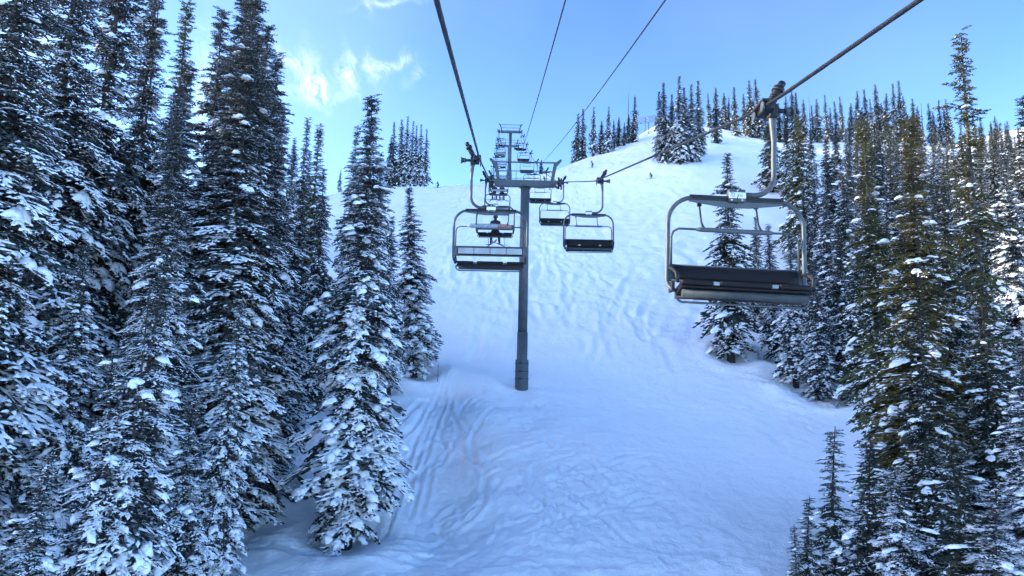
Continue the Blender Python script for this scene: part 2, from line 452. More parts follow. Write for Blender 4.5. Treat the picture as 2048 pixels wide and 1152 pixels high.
def axis(breaks):
    out = []
    for a, b, s in breaks: out += list(np.arange(a, b - s * .5, s))
    out.append(breaks[-1][1]); return np.array(out)
gx = axis([(-900, -300, 60), (-300, -120, 12), (-120, -30, 2.0), (-30, -10, .5), (-10, 12, .11), (12, 40, .38), (40, 120, 2.0), (120, 300, 12), (300, 900, 60)])
gy = axis([(-400, -60, 40), (-60, 14, 4), (14, 25, 1), (25, 50, .12), (50, 90, .32), (90, 160, .55), (160, 220, 1.6), (220, 330, 5), (330, 1000, 50)])
GX, GY = np.meshgrid(gx, gy)
def terrain():
    cx, cy = np.clip(GX, -170, 170), np.clip(GY, -60, 330)
    Z = base_h(cx, cy)
    out_ = np.hypot(GX - cx, GY - cy)
    Z += detail(GX, GY)
    Z = Z - .10 * out_
    # unseen hill added on the left, its height shaped to keep sun off the run
    Z += sm(-75, -230, GX) * np.interp(GY, [-60, 20, 45, 52, 64, 100, 124, 173, 205, 280, 380], [45, 66, 74, 75, 77, 84, 90, 100, 97, 60, 0]) * (1 - .5 * sm(-300, -700, GX))
    Z = Z + (.05 * fbm(GX * 1.3, GY * 1.3, 2) * sm(20, 26, GY))
    for wpx, wpy, wr in [(690, 1075, 1.3), (828, 745, 1.2), (1466, 716, 1.1), (1592, 768, 1.3), (1640, 797, 1.3), (1553, 722, 1.1), (515, 985, 1.2), (462, 990, 1.1)]:   # wells round the tree feet
        w_ = ground_hit(wpx, wpy); d_ = np.hypot(GX - w_.x, GY - w_.y)
        Z += -.42 * np.exp(-(d_ / wr) ** 2) + .22 * np.exp(-((d_ - 2.0 * wr) / (.6 * wr)) ** 2)
    rnd = random.Random(5)
    tracks = []
    def px_track(pts, depth, width):
        tracks.append(([ground_hit(*p).xy for p in pts], depth, width))
    # worn lines in the gully on the left
    for k in range(4):
        o = (k - 1.5) * 17
        px_track([(905 + o * .4, 742 + k * 4), (893 + o * .6, 790), (868 + o * .8, 850), (842 + o, 920), (828 + o, 985), (812 + o, 1040), (790 + o * 1.2, 1085)], .12, .12)
    for k in range(4):
        o = k * 16
        px_track([(430, 1070 + o * .6), (560, 1095 + o * .4), (680, 1108 + o * .3), (800, 1100 + o * .5), (900, 1085 + o)], .09, .2)
    # curved ski turns all over the chopped snow
    for k in range(42):
        x0, y0 = rnd.uniform(840, 1180), rnd.uniform(770, 1060)
        if x0 > 1000 and y0 < 850: y0 += 130
        ln, bend, dirx = rnd.uniform(40, 150), rnd.uniform(-1.4, 1.4), rnd.uniform(-1.6, 1.4)
        pts = []
        for i in range(7):
            t = i / 6
            pts.append((x0 + dirx * ln * t + bend * 45 * math.sin(t * 3), min(1150, y0 + ln * t * .9)))
        px_track(pts, rnd.uniform(.05, .15), rnd.uniform(.09, .15))
    for k in range(16):
        x0, y0 = rnd.uniform(1040, 1250), rnd.uniform(900, 1080)
        px_track([(x0 + 26 * i + rnd.uniform(-4, 4), y0 - i * rnd.uniform(4, 11)) for i in range(5)], .14, .12)
    # long traverses on the bank to the right
    for k in range(12):
        y0 = 728 + k * 10
        px_track([(1400 + k * 6, y0), (1480 + k * 6, y0 + 16 + k), (1560, y0 + 38 + k * 2), (1640, y0 + 62 + k * 3), (1715, y0 + 95 + k * 3)], .16, .3)
    for k in range(40):
        x0, y0 = rnd.uniform(900, 1420), rnd.uniform(480, 690)
        ln = rnd.uniform(40, 90)
        px_track([(x0 + math.sin(t * 2.2 + k) * 16, y0 + ln * t) for t in (0, .2, .4, .6, .8, 1)], .13, .32)
    for pts, dep, wid in tracks:
        P = np.array([[p[0], p[1]] for p in pts])
        # smooth the polyline
        for _ in range(2):
            q = [P[0]]
            for a, b in zip(P[:-1], P[1:]): q += [a * .75 + b * .25, a * .25 + b * .75]
            q.append(P[-1]); P = np.array(q)
        m = wid * 4
        ix = np.where((gx > P[:, 0].min() - m) & (gx < P[:, 0].max() + m))[0]; iy = np.where((gy > P[:, 1].min() - m) & (gy < P[:, 1].max() + m))[0]
        if len(ix) == 0 or len(iy) == 0: continue
        sl = np.s_[iy[0]:iy[-1] + 1, ix[0]:ix[-1] + 1]
        X, Y = GX[sl], GY[sl]
        d = np.full(X.shape, 1e9); tt = np.zeros(X.shape)
        for i, (a, b) in enumerate(zip(P[:-1], P[1:])):
            ab = b - a; l2 = (ab ** 2).sum() + 1e-9
            t = np.clip(((X - a[0]) * ab[0] + (Y - a[1]) * ab[1]) / l2, 0, 1)
            dd = np.hypot(X - a[0] - t * ab[0], Y - a[1] - t * ab[1])
            k = dd < d
            d = np.where(k, dd, d); tt = np.where(k, (i + t) / (len(P) - 1), tt)
        fade = np.sin(np.clip(tt, .02, .98) * np.pi) ** .5 * (.6 + .8 * np.abs(perlin(X * 1.1, Y * 1.1)))
        Z[sl] += fade * dep * (-np.exp(-(d / wid) ** 2) + .55 * np.exp(-((d - 1.9 * wid) / (.7 * wid)) ** 2))
    ny, nx = GX.shape
    V = np.stack([GX, GY, Z], -1).reshape(-1, 3)
    i = np.arange(ny * nx).reshape(ny, nx)
    Q = np.stack([i[:-1, :-1], i[:-1, 1:], i[1:, 1:], i[1:, :-1]], -1).reshape(-1, 4)
    me = np_mesh('snow_ground', V, Q, ['snow_ground'], smooth=np.ones(len(Q)))
    o = bpy.data.objects.new('snow_ground', me); col.objects.link(o)
    tag(o, 'white snow covering the ski run and the hill', None, None, 'structure')
    return o
terrain()

# ------------------------------------------------------------------ spruce trees
def bough_template(rng, twigs, subs, wid, droop=.32):
    """one snowy bough of unit length along +x: list of needle sprays (start, end, half width, position along the bough)"""
    S = []
    def ax(t): return np.array([t, .05 * math.sin(t * 5 + rng.uniform(0, .3)), .10 * t - droop * t * t])
    prev = None
    nseg = 3
    for k in range(nseg): S.append((ax(k / nseg), ax((k + 1.15) / nseg), wid * 1.1, (k + .5) / nseg))
    for i in range(twigs):
        t = .10 + .86 * (i + rng.uniform(-.3, .3)) / (twigs - 1); t = min(max(t, .05), .98)
        for sd in (-1, 1):
            a = R(rng.uniform(38, 66)) * (1 - .25 * t)
            l = (.40 * (1 - t) ** .6 + .06) * (.45 + .55 * min(1, t / .25)) * rng.uniform(.7, 1.2)
            d = np.array([math.cos(a), sd * math.sin(a), rng.uniform(-.42, .06)]); d /= np.linalg.norm(d)
            p0 = ax(t); p1 = p0 + d * l
            S.append((p0, p1, wid, t))
            for s in range(subs):
                f = (s + .8) / (subs + .6)
                q0 = p0 + d * l * f
                ss = 1 if s % 2 else -1
                dd = d * .72 + np.array([-d[1], d[0], 0]) * ss * .62 + np.array([0, 0, rng.uniform(-.5, .15)])
                dd /= np.linalg.norm(dd)
                S.append((q0, q0 + dd * l * rng.uniform(.34, .55) * (1.1 - .4 * f), wid * .8, t + .05))
    return S

def spray_mesh(S):
    p0 = np.array([s[0] for s in S]); p1 = np.array([s[1] for s in S]); w = np.array([s[2] for s in S]); t = np.array([s[3] for s in S])
    a = p1 - p0; a /= np.linalg.norm(a, axis=1)[:, None]
    up = np.tile([0, 0, 1.], (len(S), 1)); up -= a * (up * a).sum(1)[:, None]; up /= np.linalg.norm(up, axis=1)[:, None] + 1e-6
    sd = np.cross(a, up)
    mid = p0 + (p1 - p0) * .5
    V = np.stack([p0, mid + up * w[:, None] * .8, mid + sd * w[:, None], mid - up * w[:, None] * .75, mid - sd * w[:, None], p1], 1)
    tri = np.array([(0, 2, 1), (0, 1, 4), (5, 1, 2), (5, 4, 1), (0, 3, 2), (0, 4, 3), (5, 2, 3), (5, 3, 4)])
    return V, tri, t        # V: (n, 6, 3)

def pillow_template(rng):
    """a rounded, lumpy pad of snow of unit radius, flat below and hanging over at the rim"""
    nr, na = 5, 10
    ph = rng.uniform(0, 6.28, 5)
    V = [(0, 0, 1.0)]
    for i in range(1, nr + 1):
        f = i / nr
        for k in range(na):
            a = 6.2832 * k / na
            rr = f * (1 + .22 * math.sin(2 * a + ph[0]) * f + .16 * math.sin(3 * a + ph[1]) * f + .12 * math.sin(5 * a + ph[2]) * f)
            z = (1 - f ** 2.4) ** .6 * (1 + .14 * math.sin(3 * a + ph[3]) + .1 * math.sin(7 * f + ph[4])) - .45 * f ** 3
            V.append((rr * math.cos(a), rr * math.sin(a), z))
    T = [(0, 1 + k, 1 + (k + 1) % na) for k in range(na)]
    for i in range(nr - 1):
        for k in range(na):
            p, q = 1 + i * na + k, 1 + i * na + (k + 1) % na
            T += [(p, p + na, q + na), (p, q + na, q)]
    return np.array(V), np.array(T)

TPL = {}
def templates(lod):
    if lod in TPL: return TPL[lod]
    rng = np.random.RandomState(40 + lod)
    tw, sb, wd = [(8, 3, .034), (6, 2, .046), (5, 0, .080)][lod]
    TPL[lod] = ([spray_mesh(bough_template(rng, tw, sb, wd, rng.uniform(.24, .42))) for _ in range(5)], [pillow_template(rng) for _ in range(5)])
    return TPL[lod]

def spruce_mesh(name, seed, Hh, Rr, lod, needle, snow_lo, snow_hi, pil, clear=.06, spacing=.30, per=8, ragged=.3, dens_top=1.0, power=.62):
    """crown mesh of a spruce of height Hh; snow_lo / snow_hi: share of snowed-on sprays at the foot and at the top"""
    rng = np.random.RandomState(seed)
    boughs, pillows = templates(lod)
    Vs, Ts, Ms, Sm = [], [], [], []
    off = 0
    z = clear * Hh
    sway = rng.uniform(-1, 1, 4)
    def axis_xy(h):
        return np.array([sway[0] * .12 * math.sin(h * 4 + sway[2] * 3), sway[1] * .12 * math.sin(h * 3.3 + sway[3] * 3)])
    az0 = rng.uniform(0, 6.28)
    while z < Hh - .25:
        h = z / Hh
        prof = (1 - h) ** power * (1 if h > clear + .1 else .72 + .28 * (h - clear) / .1) * (.72 + .28 * min(1, (1 - h) / .5))
        prof *= 1 + .16 * math.sin(h * 23 + seed) + .1 * math.sin(h * 51 + seed * 2)
        n = per if h < .88 else max(3, per - 1)
        az0 += 2.4
        for k in range(n):
            if rng.rand() > (dens_top if h > .55 else 1): continue
            az = az0 + 6.283 * k / n + rng.uniform(-.4, .4)
            L = max(.30, Rr * prof * rng.uniform(1 - ragged, 1 + ragged * .6))
            if rng.rand() < .12: L *= rng.uniform(.5, .8)
            el = R(38 * max(0, h - .55) / .45 - 12 + rng.uniform(-12, 10) - 16 * (1 - h))
            V6, tri, tt = boughs[rng.randint(len(boughs))]
            flat = V6.reshape(-1, 3) * [L, L * rng.uniform(.85, 1.15), L]
            # a small bough keeps its spray width
            ce, se, ca, sa = math.cos(el), math.sin(el), math.cos(az), math.sin(az)
            Mr = np.array([[ca * ce, -sa, -ca * se], [sa * ce, ca, -sa * se], [se, 0, ce]])
            xy = axis_xy(h)
            tr = np.array([xy[0], xy[1], z + rng.uniform(-.18, .18)])
            Vs.append(flat @ Mr.T + tr)
            ns = len(V6)
            idx = (np.arange(ns) * 6)[:, None, None] + tri[None] + off
            Ts.append(idx.reshape(-1, 3))
            ps = snow_lo + (snow_hi - snow_lo) * h
            sn = rng.rand(ns) < ps * np.clip(.25 + 1.15 * tt, 0, 1.2) * rng.choice([.25, .7, 1.0, 1.25])
            mi = np.zeros((ns, 8)); mi[:, :4] = sn[:, None]
            Ms.append(mi.ravel()); Sm.append(np.zeros(ns * 8))
            off += ns * 6
            if rng.rand() < pil * (1.15 - h) and L > .35:
                for _ in range(rng.randint(2, 6) if lod == 0 else rng.randint(1, 3)):
                    PV, PT = pillows[rng.randint(len(pillows))]
                    tp = rng.uniform(.45, 1.0); rad = rng.uniform(.06, .13) * L ** .5 * (1.25 if lod else 1.0)
                    c0 = np.array([tp * L, rng.uniform(-.22, .22) * L * (1.15 - tp), (.10 * tp - .32 * tp * tp) * L + .01])
                    ang = rng.uniform(-.7, .7); cg, sg = math.cos(ang), math.sin(ang)
                    Q = PV * [rad * rng.uniform(1.1, 1.7), rad, rad * rng.uniform(.6, .95)]
                    Q = np.stack([Q[:, 0] * cg - Q[:, 1] * sg, Q[:, 0] * sg + Q[:, 1] * cg, Q[:, 2] - .25 * (Q[:, 0])], -1)
                    Vs.append((Q + c0) @ Mr.T + tr)
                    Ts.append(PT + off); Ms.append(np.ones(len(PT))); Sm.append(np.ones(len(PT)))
                    off += len(PV)
        V6, tri, tt = templates(2)[0][rng.randint(5)]
        for k in range(4):                      # short dark shoots round the stem
            az = rng.uniform(0, 6.283); L = max(.25, Rr * prof * rng.uniform(.38, .6)); el = R(rng.uniform(-35, 12))
            ce, se, ca, sa = math.cos(el), math.sin(el), math.cos(az), math.sin(az)
            Mr = np.array([[ca * ce, -sa, -ca * se], [sa * ce, ca, -sa * se], [se, 0, ce]])
            Vs.append((V6.reshape(-1, 3) * L * [1, 1.2, 1]) @ Mr.T + [*axis_xy(h), z + rng.uniform(-.2, .2)])
            ns = len(V6); Ts.append(((np.arange(ns) * 6)[:, None, None] + tri[None] + off).reshape(-1, 3))
            sn = rng.rand(ns) < .25 * snow_lo
            mi = np.zeros((ns, 8)); mi[:, :4] = sn[:, None]; Ms.append(mi.ravel()); Sm.append(np.zeros(ns * 8)); off += ns * 6
        z += spacing * rng.uniform(.75, 1.25) * (1 if h < .45 else 1 - .5 * (h - .45) / .55)
    # leader shoot
    S = [(np.array([*axis_xy(1), Hh - .9 + .2 * i]), np.array([*axis_xy(1), Hh - .45 + .2 * i]), .05 - .01 * i, 1) for i in range(3)]
    V6, tri, tt = spray_mesh(S)
    Vs.append(V6.reshape(-1, 3)); Ts.append(((np.arange(3) * 6)[:, None, None] + tri[None] + off).reshape(-1, 3)); Ms.append(np.zeros(24)); Sm.append(np.zeros(24))
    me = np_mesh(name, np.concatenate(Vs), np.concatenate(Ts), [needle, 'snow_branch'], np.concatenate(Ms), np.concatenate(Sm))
    # trunk
    t = MB()
    m = 9
    pts = [Vector((*axis_xy(i / (m - 1)), Hh * .985 * i / (m - 1) - (.5 if i == 0 else 0))) for i in range(m)]
    r0 = .0085 * Hh + .03
    t.tube(pts, [max(.012, r0 * (1 - .96 * i / (m - 1)) * (1.25 if i == 0 else 1)) for i in range(m)], 9)
    rr = random.Random(seed)
    for _ in range(22 if lod < 2 else 0):      # dead stubs low on the stem
        zz = rr.uniform(.02, .35) * Hh; a = rr.uniform(0, 6.28); l = rr.uniform(.25, .9)
        c = Vector((*axis_xy(zz / Hh), zz))
        t.tube([c, c + Vector((math.cos(a) * l, math.sin(a) * l, rr.uniform(-.25, .15)))], [.022, .006], 4)
    return me, t.mesh(name + '_trunk', 'bark')

PROTO = {}
def proto(key, *a, **k):
    PROTO[key] = (spruce_mesh(key, *a, **k), a[1])

#        key            seed  H   R  lod needle          snow foot/top  pillows
proto('near_frost_a',     1, 19, 2.0, 0, 'needles_frosted', .90, .55, .22, spacing=.33)
proto('near_frost_b',     2, 18, 1.8, 0, 'needles_frosted', .86, .50, .16, spacing=.32, per=7)
proto('near_snowy',       3, 18, 2.05, 0, 'needles_frosted', .88, .52, .95, spacing=.35, clear=.03)
proto('near_young',       4,  9, 1.30, 0, 'needles_frosted', .92, .75, .50, spacing=.27, per=6, clear=.03)
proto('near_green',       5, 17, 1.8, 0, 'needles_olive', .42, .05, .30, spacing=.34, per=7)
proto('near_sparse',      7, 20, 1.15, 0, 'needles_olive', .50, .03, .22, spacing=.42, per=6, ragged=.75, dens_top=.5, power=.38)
proto('near_dark_spire',  8,  9, 1.25, 0, 'needles_green', .50, .10, .28, spacing=.32, per=6, clear=.03)
for i in range(3):
    proto('mid_%d' % i,  20 + i, 16, 1.7 + .12 * (i % 3), 1, 'needles_green', .72 - .1 * (i % 2), .20, .25, spacing=.36, per=7, clear=.015 + .02 * (i % 2))
for i in range(1):
    proto('mid_frost_%d' % i, 30 + i, 16, 1.85, 1, 'needles_frosted', .90, .55, .38, spacing=.36, per=7)
for i in range(4):
    proto('far_%d' % i,  50 + i, 14, 1.6 + .18 * (i % 3), 2, 'needles_green', .42, .14, .06, spacing=.40, per=6, clear=.02)
for i in range(1):
    proto('far_frost_%d' % i,  60 + i, 14, 1.6, 2, 'needles_frosted', .90, .75, .2, spacing=.42, per=6, clear=.06)
TINT = {'far_frost_1': ('far_frost_0', 'needles_frosted'), 'near_dark': ('near_green', 'needles_green'), 'near_brown': ('near_green', 'needles_brown_sunlit'), 'near_olive_sparse': ('near_sparse', 'needles_olive'), 'mid_olive': ('mid_2', 'needles_olive'), 'mid_3': ('mid_frost_0', 'needles_green'), 'mid_frost_1': ('mid_1', 'needles_frosted')}

_tr = random.Random(77)
TREES = []
def tree(p, Hh, key, label, group=None, wide=1.0, lean=(0, 0), name='spruce_tree'):
    tint = None
    if key in TINT: key, tint = TINT[key]
    (crown, trunk), h0 = PROTO[key]
    s = Hh / h0
    e = empty(name, p, _tr.uniform(0, 6.28))
    sxy = s ** .75 * wide * 1.17
    e.scale = (sxy, sxy, s)
    if lean == (0, 0): lean = (_tr.gauss(0, .016), _tr.gauss(0, .016))
    d = Vector((lean[0], lean[1], 1)).normalized()
    e.rotation_euler = (Vector((0, 0, 1)).rotation_difference(d).to_matrix() @ Matrix.Rotation(_tr.uniform(0, 6.28), 3, 'Z')).to_euler()
    tag(e, label, 'tree', group)
    for nm, me in (('crown', crown), ('trunk', trunk)):
        o = bpy.data.objects.new(nm, me); col.objects.link(o); o.parent = e
        if tint and nm == 'crown':
            o.material_slots[0].link = 'OBJECT'; o.material_slots[0].material = MAT[tint]
    TREES.append((e, p, Hh))
    return e
def tree_px(px, top, Y, key, label, group=None, wide=1.0, lean=(0, 0)):
    """tree whose tip is seen at pixel (px, top) at distance Y up the hill"""
    q = at(px, top, Y)
    g = Hs(q.x, q.y)
    Hh = q.z - g
    return tree((q.x - lean[0] * Hh, q.y - lean[1] * Hh, g), Hh, key, label, group, wide, lean)
def tree_base(px, py, top, key, label, group=None, wide=1.0, tipx=None):
    """tree whose foot is seen at pixel (px, py) and tip at height `top`"""
    g = ground_hit(px, py)
    Hh = at(px, top, g.y).z - g.z
    ln = (0, 0) if tipx is None else ((at(tipx, top, g.y).x - g.x) / Hh, 0)
    return tree(g, Hh, key, label, group, wide, ln)

def ordinal(i):
    w = ['first', 'second', 'third', 'fourth', 'fifth', 'sixth', 'seventh', 'eighth', 'ninth', 'tenth', 'eleventh', 'twelfth']
    return w[i] if i < 12 else '%d%s' % (i + 1, {1: 'st', 2: 'nd', 3: 'rd'}.get((i + 1) % 10, 'th') if (i + 1) not in (11, 12, 13) else 'th')
def number_labels(group, fmt, key=lambda e: ''):
    """give every tree of a group its place, counted from the left, in its label"""
    sets = {}
    for e, p, hh in TREES:
        if e.get('group') == group: sets.setdefault(key(p), []).append((to_px((p[0], p[1], p[2] + hh))[0], e))
    for k, lst in sets.items():
        lst.sort(key=lambda q: q[0])
        for i, (_, e) in enumerate(lst): e['label'] = fmt % (ordinal(i), k) if k else fmt % ordinal(i)

# ---- big spruces along the left edge of the run (tip pixel x, y, distance)
LEFT = [
    (85, -400, 20.5, 'near_frost_a', 1.12, 'tallest frosted spruce with wide snowy boughs at the left picture edge'),
    (8, 20, 25, 'near_frost_b', .9, 'thin frosted spruce tip showing at the top left corner'),
    (205, -300, 26, 'near_frost_a', 1.0, 'tall dark frosted spruce just right of the widest left-edge spruce'),
    (268, -260, 28, 'near_frost_b', 1.05, 'tall frosted spruce with bushy dark top, third from the left edge'),
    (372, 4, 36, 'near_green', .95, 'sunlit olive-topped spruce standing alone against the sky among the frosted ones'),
    (447, 22, 33, 'near_frost_b', 1.1, 'narrow frosted spruce, leftmost tip of the three-tipped group under the clouds'),
    (480, -28, 30, 'near_frost_a', 1.12, 'tall frosted spruce, middle tip of the three-tipped group beside the clouds'),
    (521, -22, 29, 'near_frost_b', 1.3, 'tall frosted spruce, right tip of the three-tipped group beside the clouds'),
    (562, 110, 31, 'near_frost_a', 1.05, 'frosted spruce forming the right shoulder of the tall left-hand group'),
    (545, 45, 33, 'near_frost_b', 1.1, 'frosted spruce close behind the right tip of the three-tipped group'),
    (500, 60, 34.5, 'near_frost_a', 1.1, 'frosted spruce filling the back of the three-tipped group'),
    (345, 110, 31, 'near_frost_b', 1.1, 'frosted spruce leaning against the left side of the olive-topped one'),
    (606, 232, 52, 'mid_frost_0', .8, 'small distant frosted tip between the tall group and the yellow-green spruce'),
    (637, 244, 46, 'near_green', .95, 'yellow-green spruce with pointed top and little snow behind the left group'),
    (655, 330, 44, 'mid_frost_1', .9, 'shaded frosted spruce tucked under the yellow-green spruce'),
    (708, 248, 52, 'near_frost_b', .85, 'slim dark spruce left of the snow-covered spruce with the visible foot'),
    (722, 262, 55, 'mid_frost_0', .85, 'second slim spruce close behind the snow-covered spruce with the visible foot'),
    (772, 300, 43, 'near_frost_b', .9, 'frosted spruce hidden behind the right side of the snow-covered spruce'),
    (304, 492, 19.5, 'near_young', 1.15, 'young snow-laden spruce with a bare pale stem in front of the left wood'),
    (100, 905, 17, 'near_young', 1.3, 'small spruce under thick snow in the bottom left corner'),
    (12, 1075, 16.5, 'near_young', 1.3, 'smallest snow-capped spruce, at the very bottom left corner'),
    (462, 600, 25, 'near_snowy', .85, 'snow-laden lower spruce in front of the trunks left of the gully'),
    (402, 770, 22.5, 'near_young', 1.2, 'bushy young spruce at the foot of the left wood'),
    (175, 480, 22, 'near_snowy', .9, 'snowy half-height spruce between the two widest left-edge spruces'),
    (225, 700, 19, 'near_young', 1.1, 'low snowy spruce beside the bare-stemmed young one'),
    (40, 520, 21.5, 'near_snowy', .8, 'snow-padded spruce in front of the tallest left-edge spruce'),
    (312, -120, 29.5, 'near_frost_a', .9, 'tall frosted spruce with a dead twiggy tip beside it, left of the olive-topped one'),
    (340, 330, 27, 'near_snowy', .95, 'half-height snowy spruce under the sunlit olive-topped one'),
    (420, 470, 28.5, 'near_frost_a', .9, 'shaded spruce filling the gap below the three-tipped group'),
    (590, 380, 34, 'near_frost_b', 1.0, 'dark frosted spruce at the right edge of the left wood above its trunks'),
]
for px, top, Y, key, wide, label in LEFT:
    tree_px(px, top, Y, key, label, 'frosted spruces left of the run', wide)
tree_base(690, 1075, 186, 'near_snowy', 'large snow-covered spruce with its brown foot visible beside the gully', 'frosted spruces left of the run', 1.12, 746)
tree_base(828, 745, 372, 'near_snowy', 'snowy spruce farther up at the gully head behind the large snow-covered one', 'frosted spruces left of the run', 1.2, 818)
tree_px(792, 430, 47, 'near_frost_b', 'dark spruce squeezed between the large snow-covered one and the gully-head one', 'frosted spruces left of the run', 1.05)
# rows behind them
fr = random.Random(11)
def outline(px):
    pts = [(-200, -300), (335, -300), (342, 60), (400, 110), (405, 500), (432, 500), (436, 60), (560, 60), (565, 160), (600, 260), (660, 330), (700, 400), (740, 330), (800, 340), (860, 460), (900, 900)]
    for (a, ya), (b, yb) in zip(pts[:-1], pts[1:]):
        if a <= px < b: return ya + (yb - ya) * (px - a) / (b - a)
    return 2000 if px > 860 else -300
placed = []
def free(x, y, dmin):
    for q in placed:
        if (q[0] - x) ** 2 + (q[1] - y) ** 2 < dmin * dmin: return False
    placed.append((x, y)); return True
for e, p, hh in TREES: placed.append((p[0], p[1]))
nback = 0
for _ in range(1500):
    if nback >= 55: break
    y = fr.uniform(24, 120); x = -fr.uniform(.18, .74) * y - 3
    if x > -8.5 - .11 * (y - 26): continue
    hh = fr.uniform(14, 19)
    g = Hs(x, y)
    tp = to_px((x, y, g + hh))
    if tp[1] < outline(tp[0]) + 10 or tp[0] > 800: continue
    if not free(x, y, 2.1): continue
    key = fr.choice(['mid_frost_0', 'mid_frost_1']) if y > 34 else fr.choice(['near_frost_a', 'near_frost_b'])
    tree((x, y, g), hh, key, 'shaded spruce deep in the dark left-hand wood behind the front row', 'back rows of the left-hand wood', fr.uniform(.85, 1.1)); nback += 1

# ---- crest of the run
for px, py, top, key in [(786, 374, 243, 'far_0'), (799, 374, 236, 'far_1'), (808, 374, 231, 'far_frost_0'), (821, 374, 240, 'far_frost_1'), (829, 374, 249, 'far_frost_0'), (840, 374, 247, 'far_frost_1'), (849, 374, 257, 'far_frost_0'), (777, 376, 270, 'far_2')]:
    tree(at(px, py, 153), at(px, top, 153).z - at(px, py, 153).z, key, 'pale frosted spruce in the clump on the crest left of the lift', 'spruce clump on the crest', .95)
tree_px(681, 338, 150, 'far_frost_0', 'tiny white-frosted spruce alone on the crest at far left', None, 1.0)
tree_px(1083, 320, 166, 'far_3', 'tiny lone spruce on the skyline between tower frame bars', None, 1.5)

# ---- hilltop groups on the right
def far_tree(px, py, top, key, label, group, wide=1.0):
    g = ground_hit(px, py)
    if g.y < 60:                                   # just behind the brow
        q = at(px, top, 186); g = Vector((q.x, q.y, Hs(q.x, q.y)))
        if q.z - g.z < 3: return
    tree(g, at(px, top, g.y).z - g.z, key, label, group, wide)
for px, py, top, key in [(1155, 321, 222, 'far_1'), (1165, 319, 218, 'far_0'), (1186, 313, 213, 'far_frost_1'), (1204, 308, 240, 'far_2'), (1216, 306, 212, 'far_frost_0'), (1228, 297, 240, 'far_3'),
                         (1237, 293, 233, 'far_1'), (1257, 287, 228, 'far_2'), (1268, 285, 192, 'far_0'), (1248, 292, 245, 'far_3')]:
    far_tree(px, py, top, key, 'small dark spruce in the row climbing the sunlit shoulder right of the tower', 'spruces on the sunlit shoulder', 1.05)
for px, py, top, key in [(1320, 322, 182, 'mid_0'), (1330, 326, 163, 'mid_1'), (1346, 318, 188, 'mid_2'), (1361, 328, 152, 'mid_3'), (1374, 320, 172, 'mid_1'), (1385, 325, 166, 'mid_frost_0'), (1399, 312, 160, 'mid_0')]:
    far_tree(px, py, top, key, 'dark snow-dusted spruce in the dense clump on the upper slope above the skier', 'spruce clump on the upper slope', 1.0)
rid = [(1418, 250, 185), (1433, 287, 172), (1447, 255, 184), (1457, 255, 195), (1472, 272, 172), (1491, 268, 186), (1503, 275, 160), (1518, 275, 158), (1545, 283, 188), (1560, 285, 205), (1575, 285, 190), (1587, 285, 172),
       (1598, 285, 184), (1612, 285, 197), (1638, 285, 197), (1655, 284, 190), (1676, 284, 201), (1704, 284, 205), (1719, 284, 180), (1736, 284, 178), (1749, 285, 196), (1761, 285, 166), (1776, 286, 186), (1790, 286, 166), (1804, 287, 161),
       (1816, 288, 190), (1840, 290, 212), (1858, 290, 206), (1876, 290, 200), (1889, 290, 212), (1900, 292, 195), (1952, 296, 226), (1966, 296, 232), (1984, 298, 242), (1998, 298, 230), (1686, 284, 192), (1627, 285, 210), (1832, 290, 196), (1866, 290, 222), (1938, 294, 216), (2014, 298, 246), (1770, 286, 204), (1728, 284, 214), (1665, 284, 214), (1533, 281, 205), (2040, 300, 250)]
for i, (px, py, top) in enumerate(rid):
    far_tree(px, py, top, 'far_%d' % (i % 4), 'dark spruce in the skyline row along the hilltop ridge', 'skyline row on the ridge', .9 + .2 * ((i * 7) % 5) / 4)

# ---- trees with visible feet right of the run
for px, py, top, key, wide, label in [
    (1466, 716, 305, 'mid_1', 1.05, 'lone slim spruce with a bare brown foot seen through the numbered chair'),
    (1520, 648, 430, 'mid_2', .8, 'small spruce just behind the lone slim one with the bare brown foot'),
    (1553, 722, 446, 'mid_frost_1', .85, 'snowy spruce under the right end of the numbered chair'),
    (1592, 768, 470, 'mid_frost_0', 1.0, 'low snow-padded spruce at the lower edge of the hillside wood'),
    (1640, 797, 520, 'mid_frost_1', 1.0, 'lowest snow-padded spruce at the corner of the hillside wood'),
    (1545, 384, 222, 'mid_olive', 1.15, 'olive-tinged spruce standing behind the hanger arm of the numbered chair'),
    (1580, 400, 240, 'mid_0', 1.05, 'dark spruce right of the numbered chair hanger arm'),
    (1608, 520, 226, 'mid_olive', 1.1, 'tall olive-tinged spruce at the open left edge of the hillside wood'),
    (1690, 768, 440, 'mid_0', 1.0, 'snow-dusted spruce just right of the lowest snow-padded corner spruce'),
    (1664, 690, 385, 'mid_frost_0', .95, 'frosty spruce behind the lowest snow-padded corner spruce'),
    (1722, 812, 470, 'mid_2', 1.0, 'dark spruce at the wood edge touching the rust-brown one'),
    (1622, 655, 372, 'mid_1', .95, 'slender spruce rising behind the two snow-padded corner spruces'),
    (1700, 640, 345, 'mid_3', .95, 'dark slender spruce in the wood just left of the olive spruce'),
    (1640, 590, 352, 'mid_frost_1', .85, 'smaller frosty spruce beside the snow gap of the hillside wood'),
    (1668, 560, 272, 'mid_1', 1.0, 'pointed spruce standing in the snow gap of the hillside wood')]:
    tree_base(px, py, top, key, label, 'hillside spruces right of the run', wide * 1.25)
for e, p, hh in TREES: placed.append((p[0], p[1]))
nr = 0
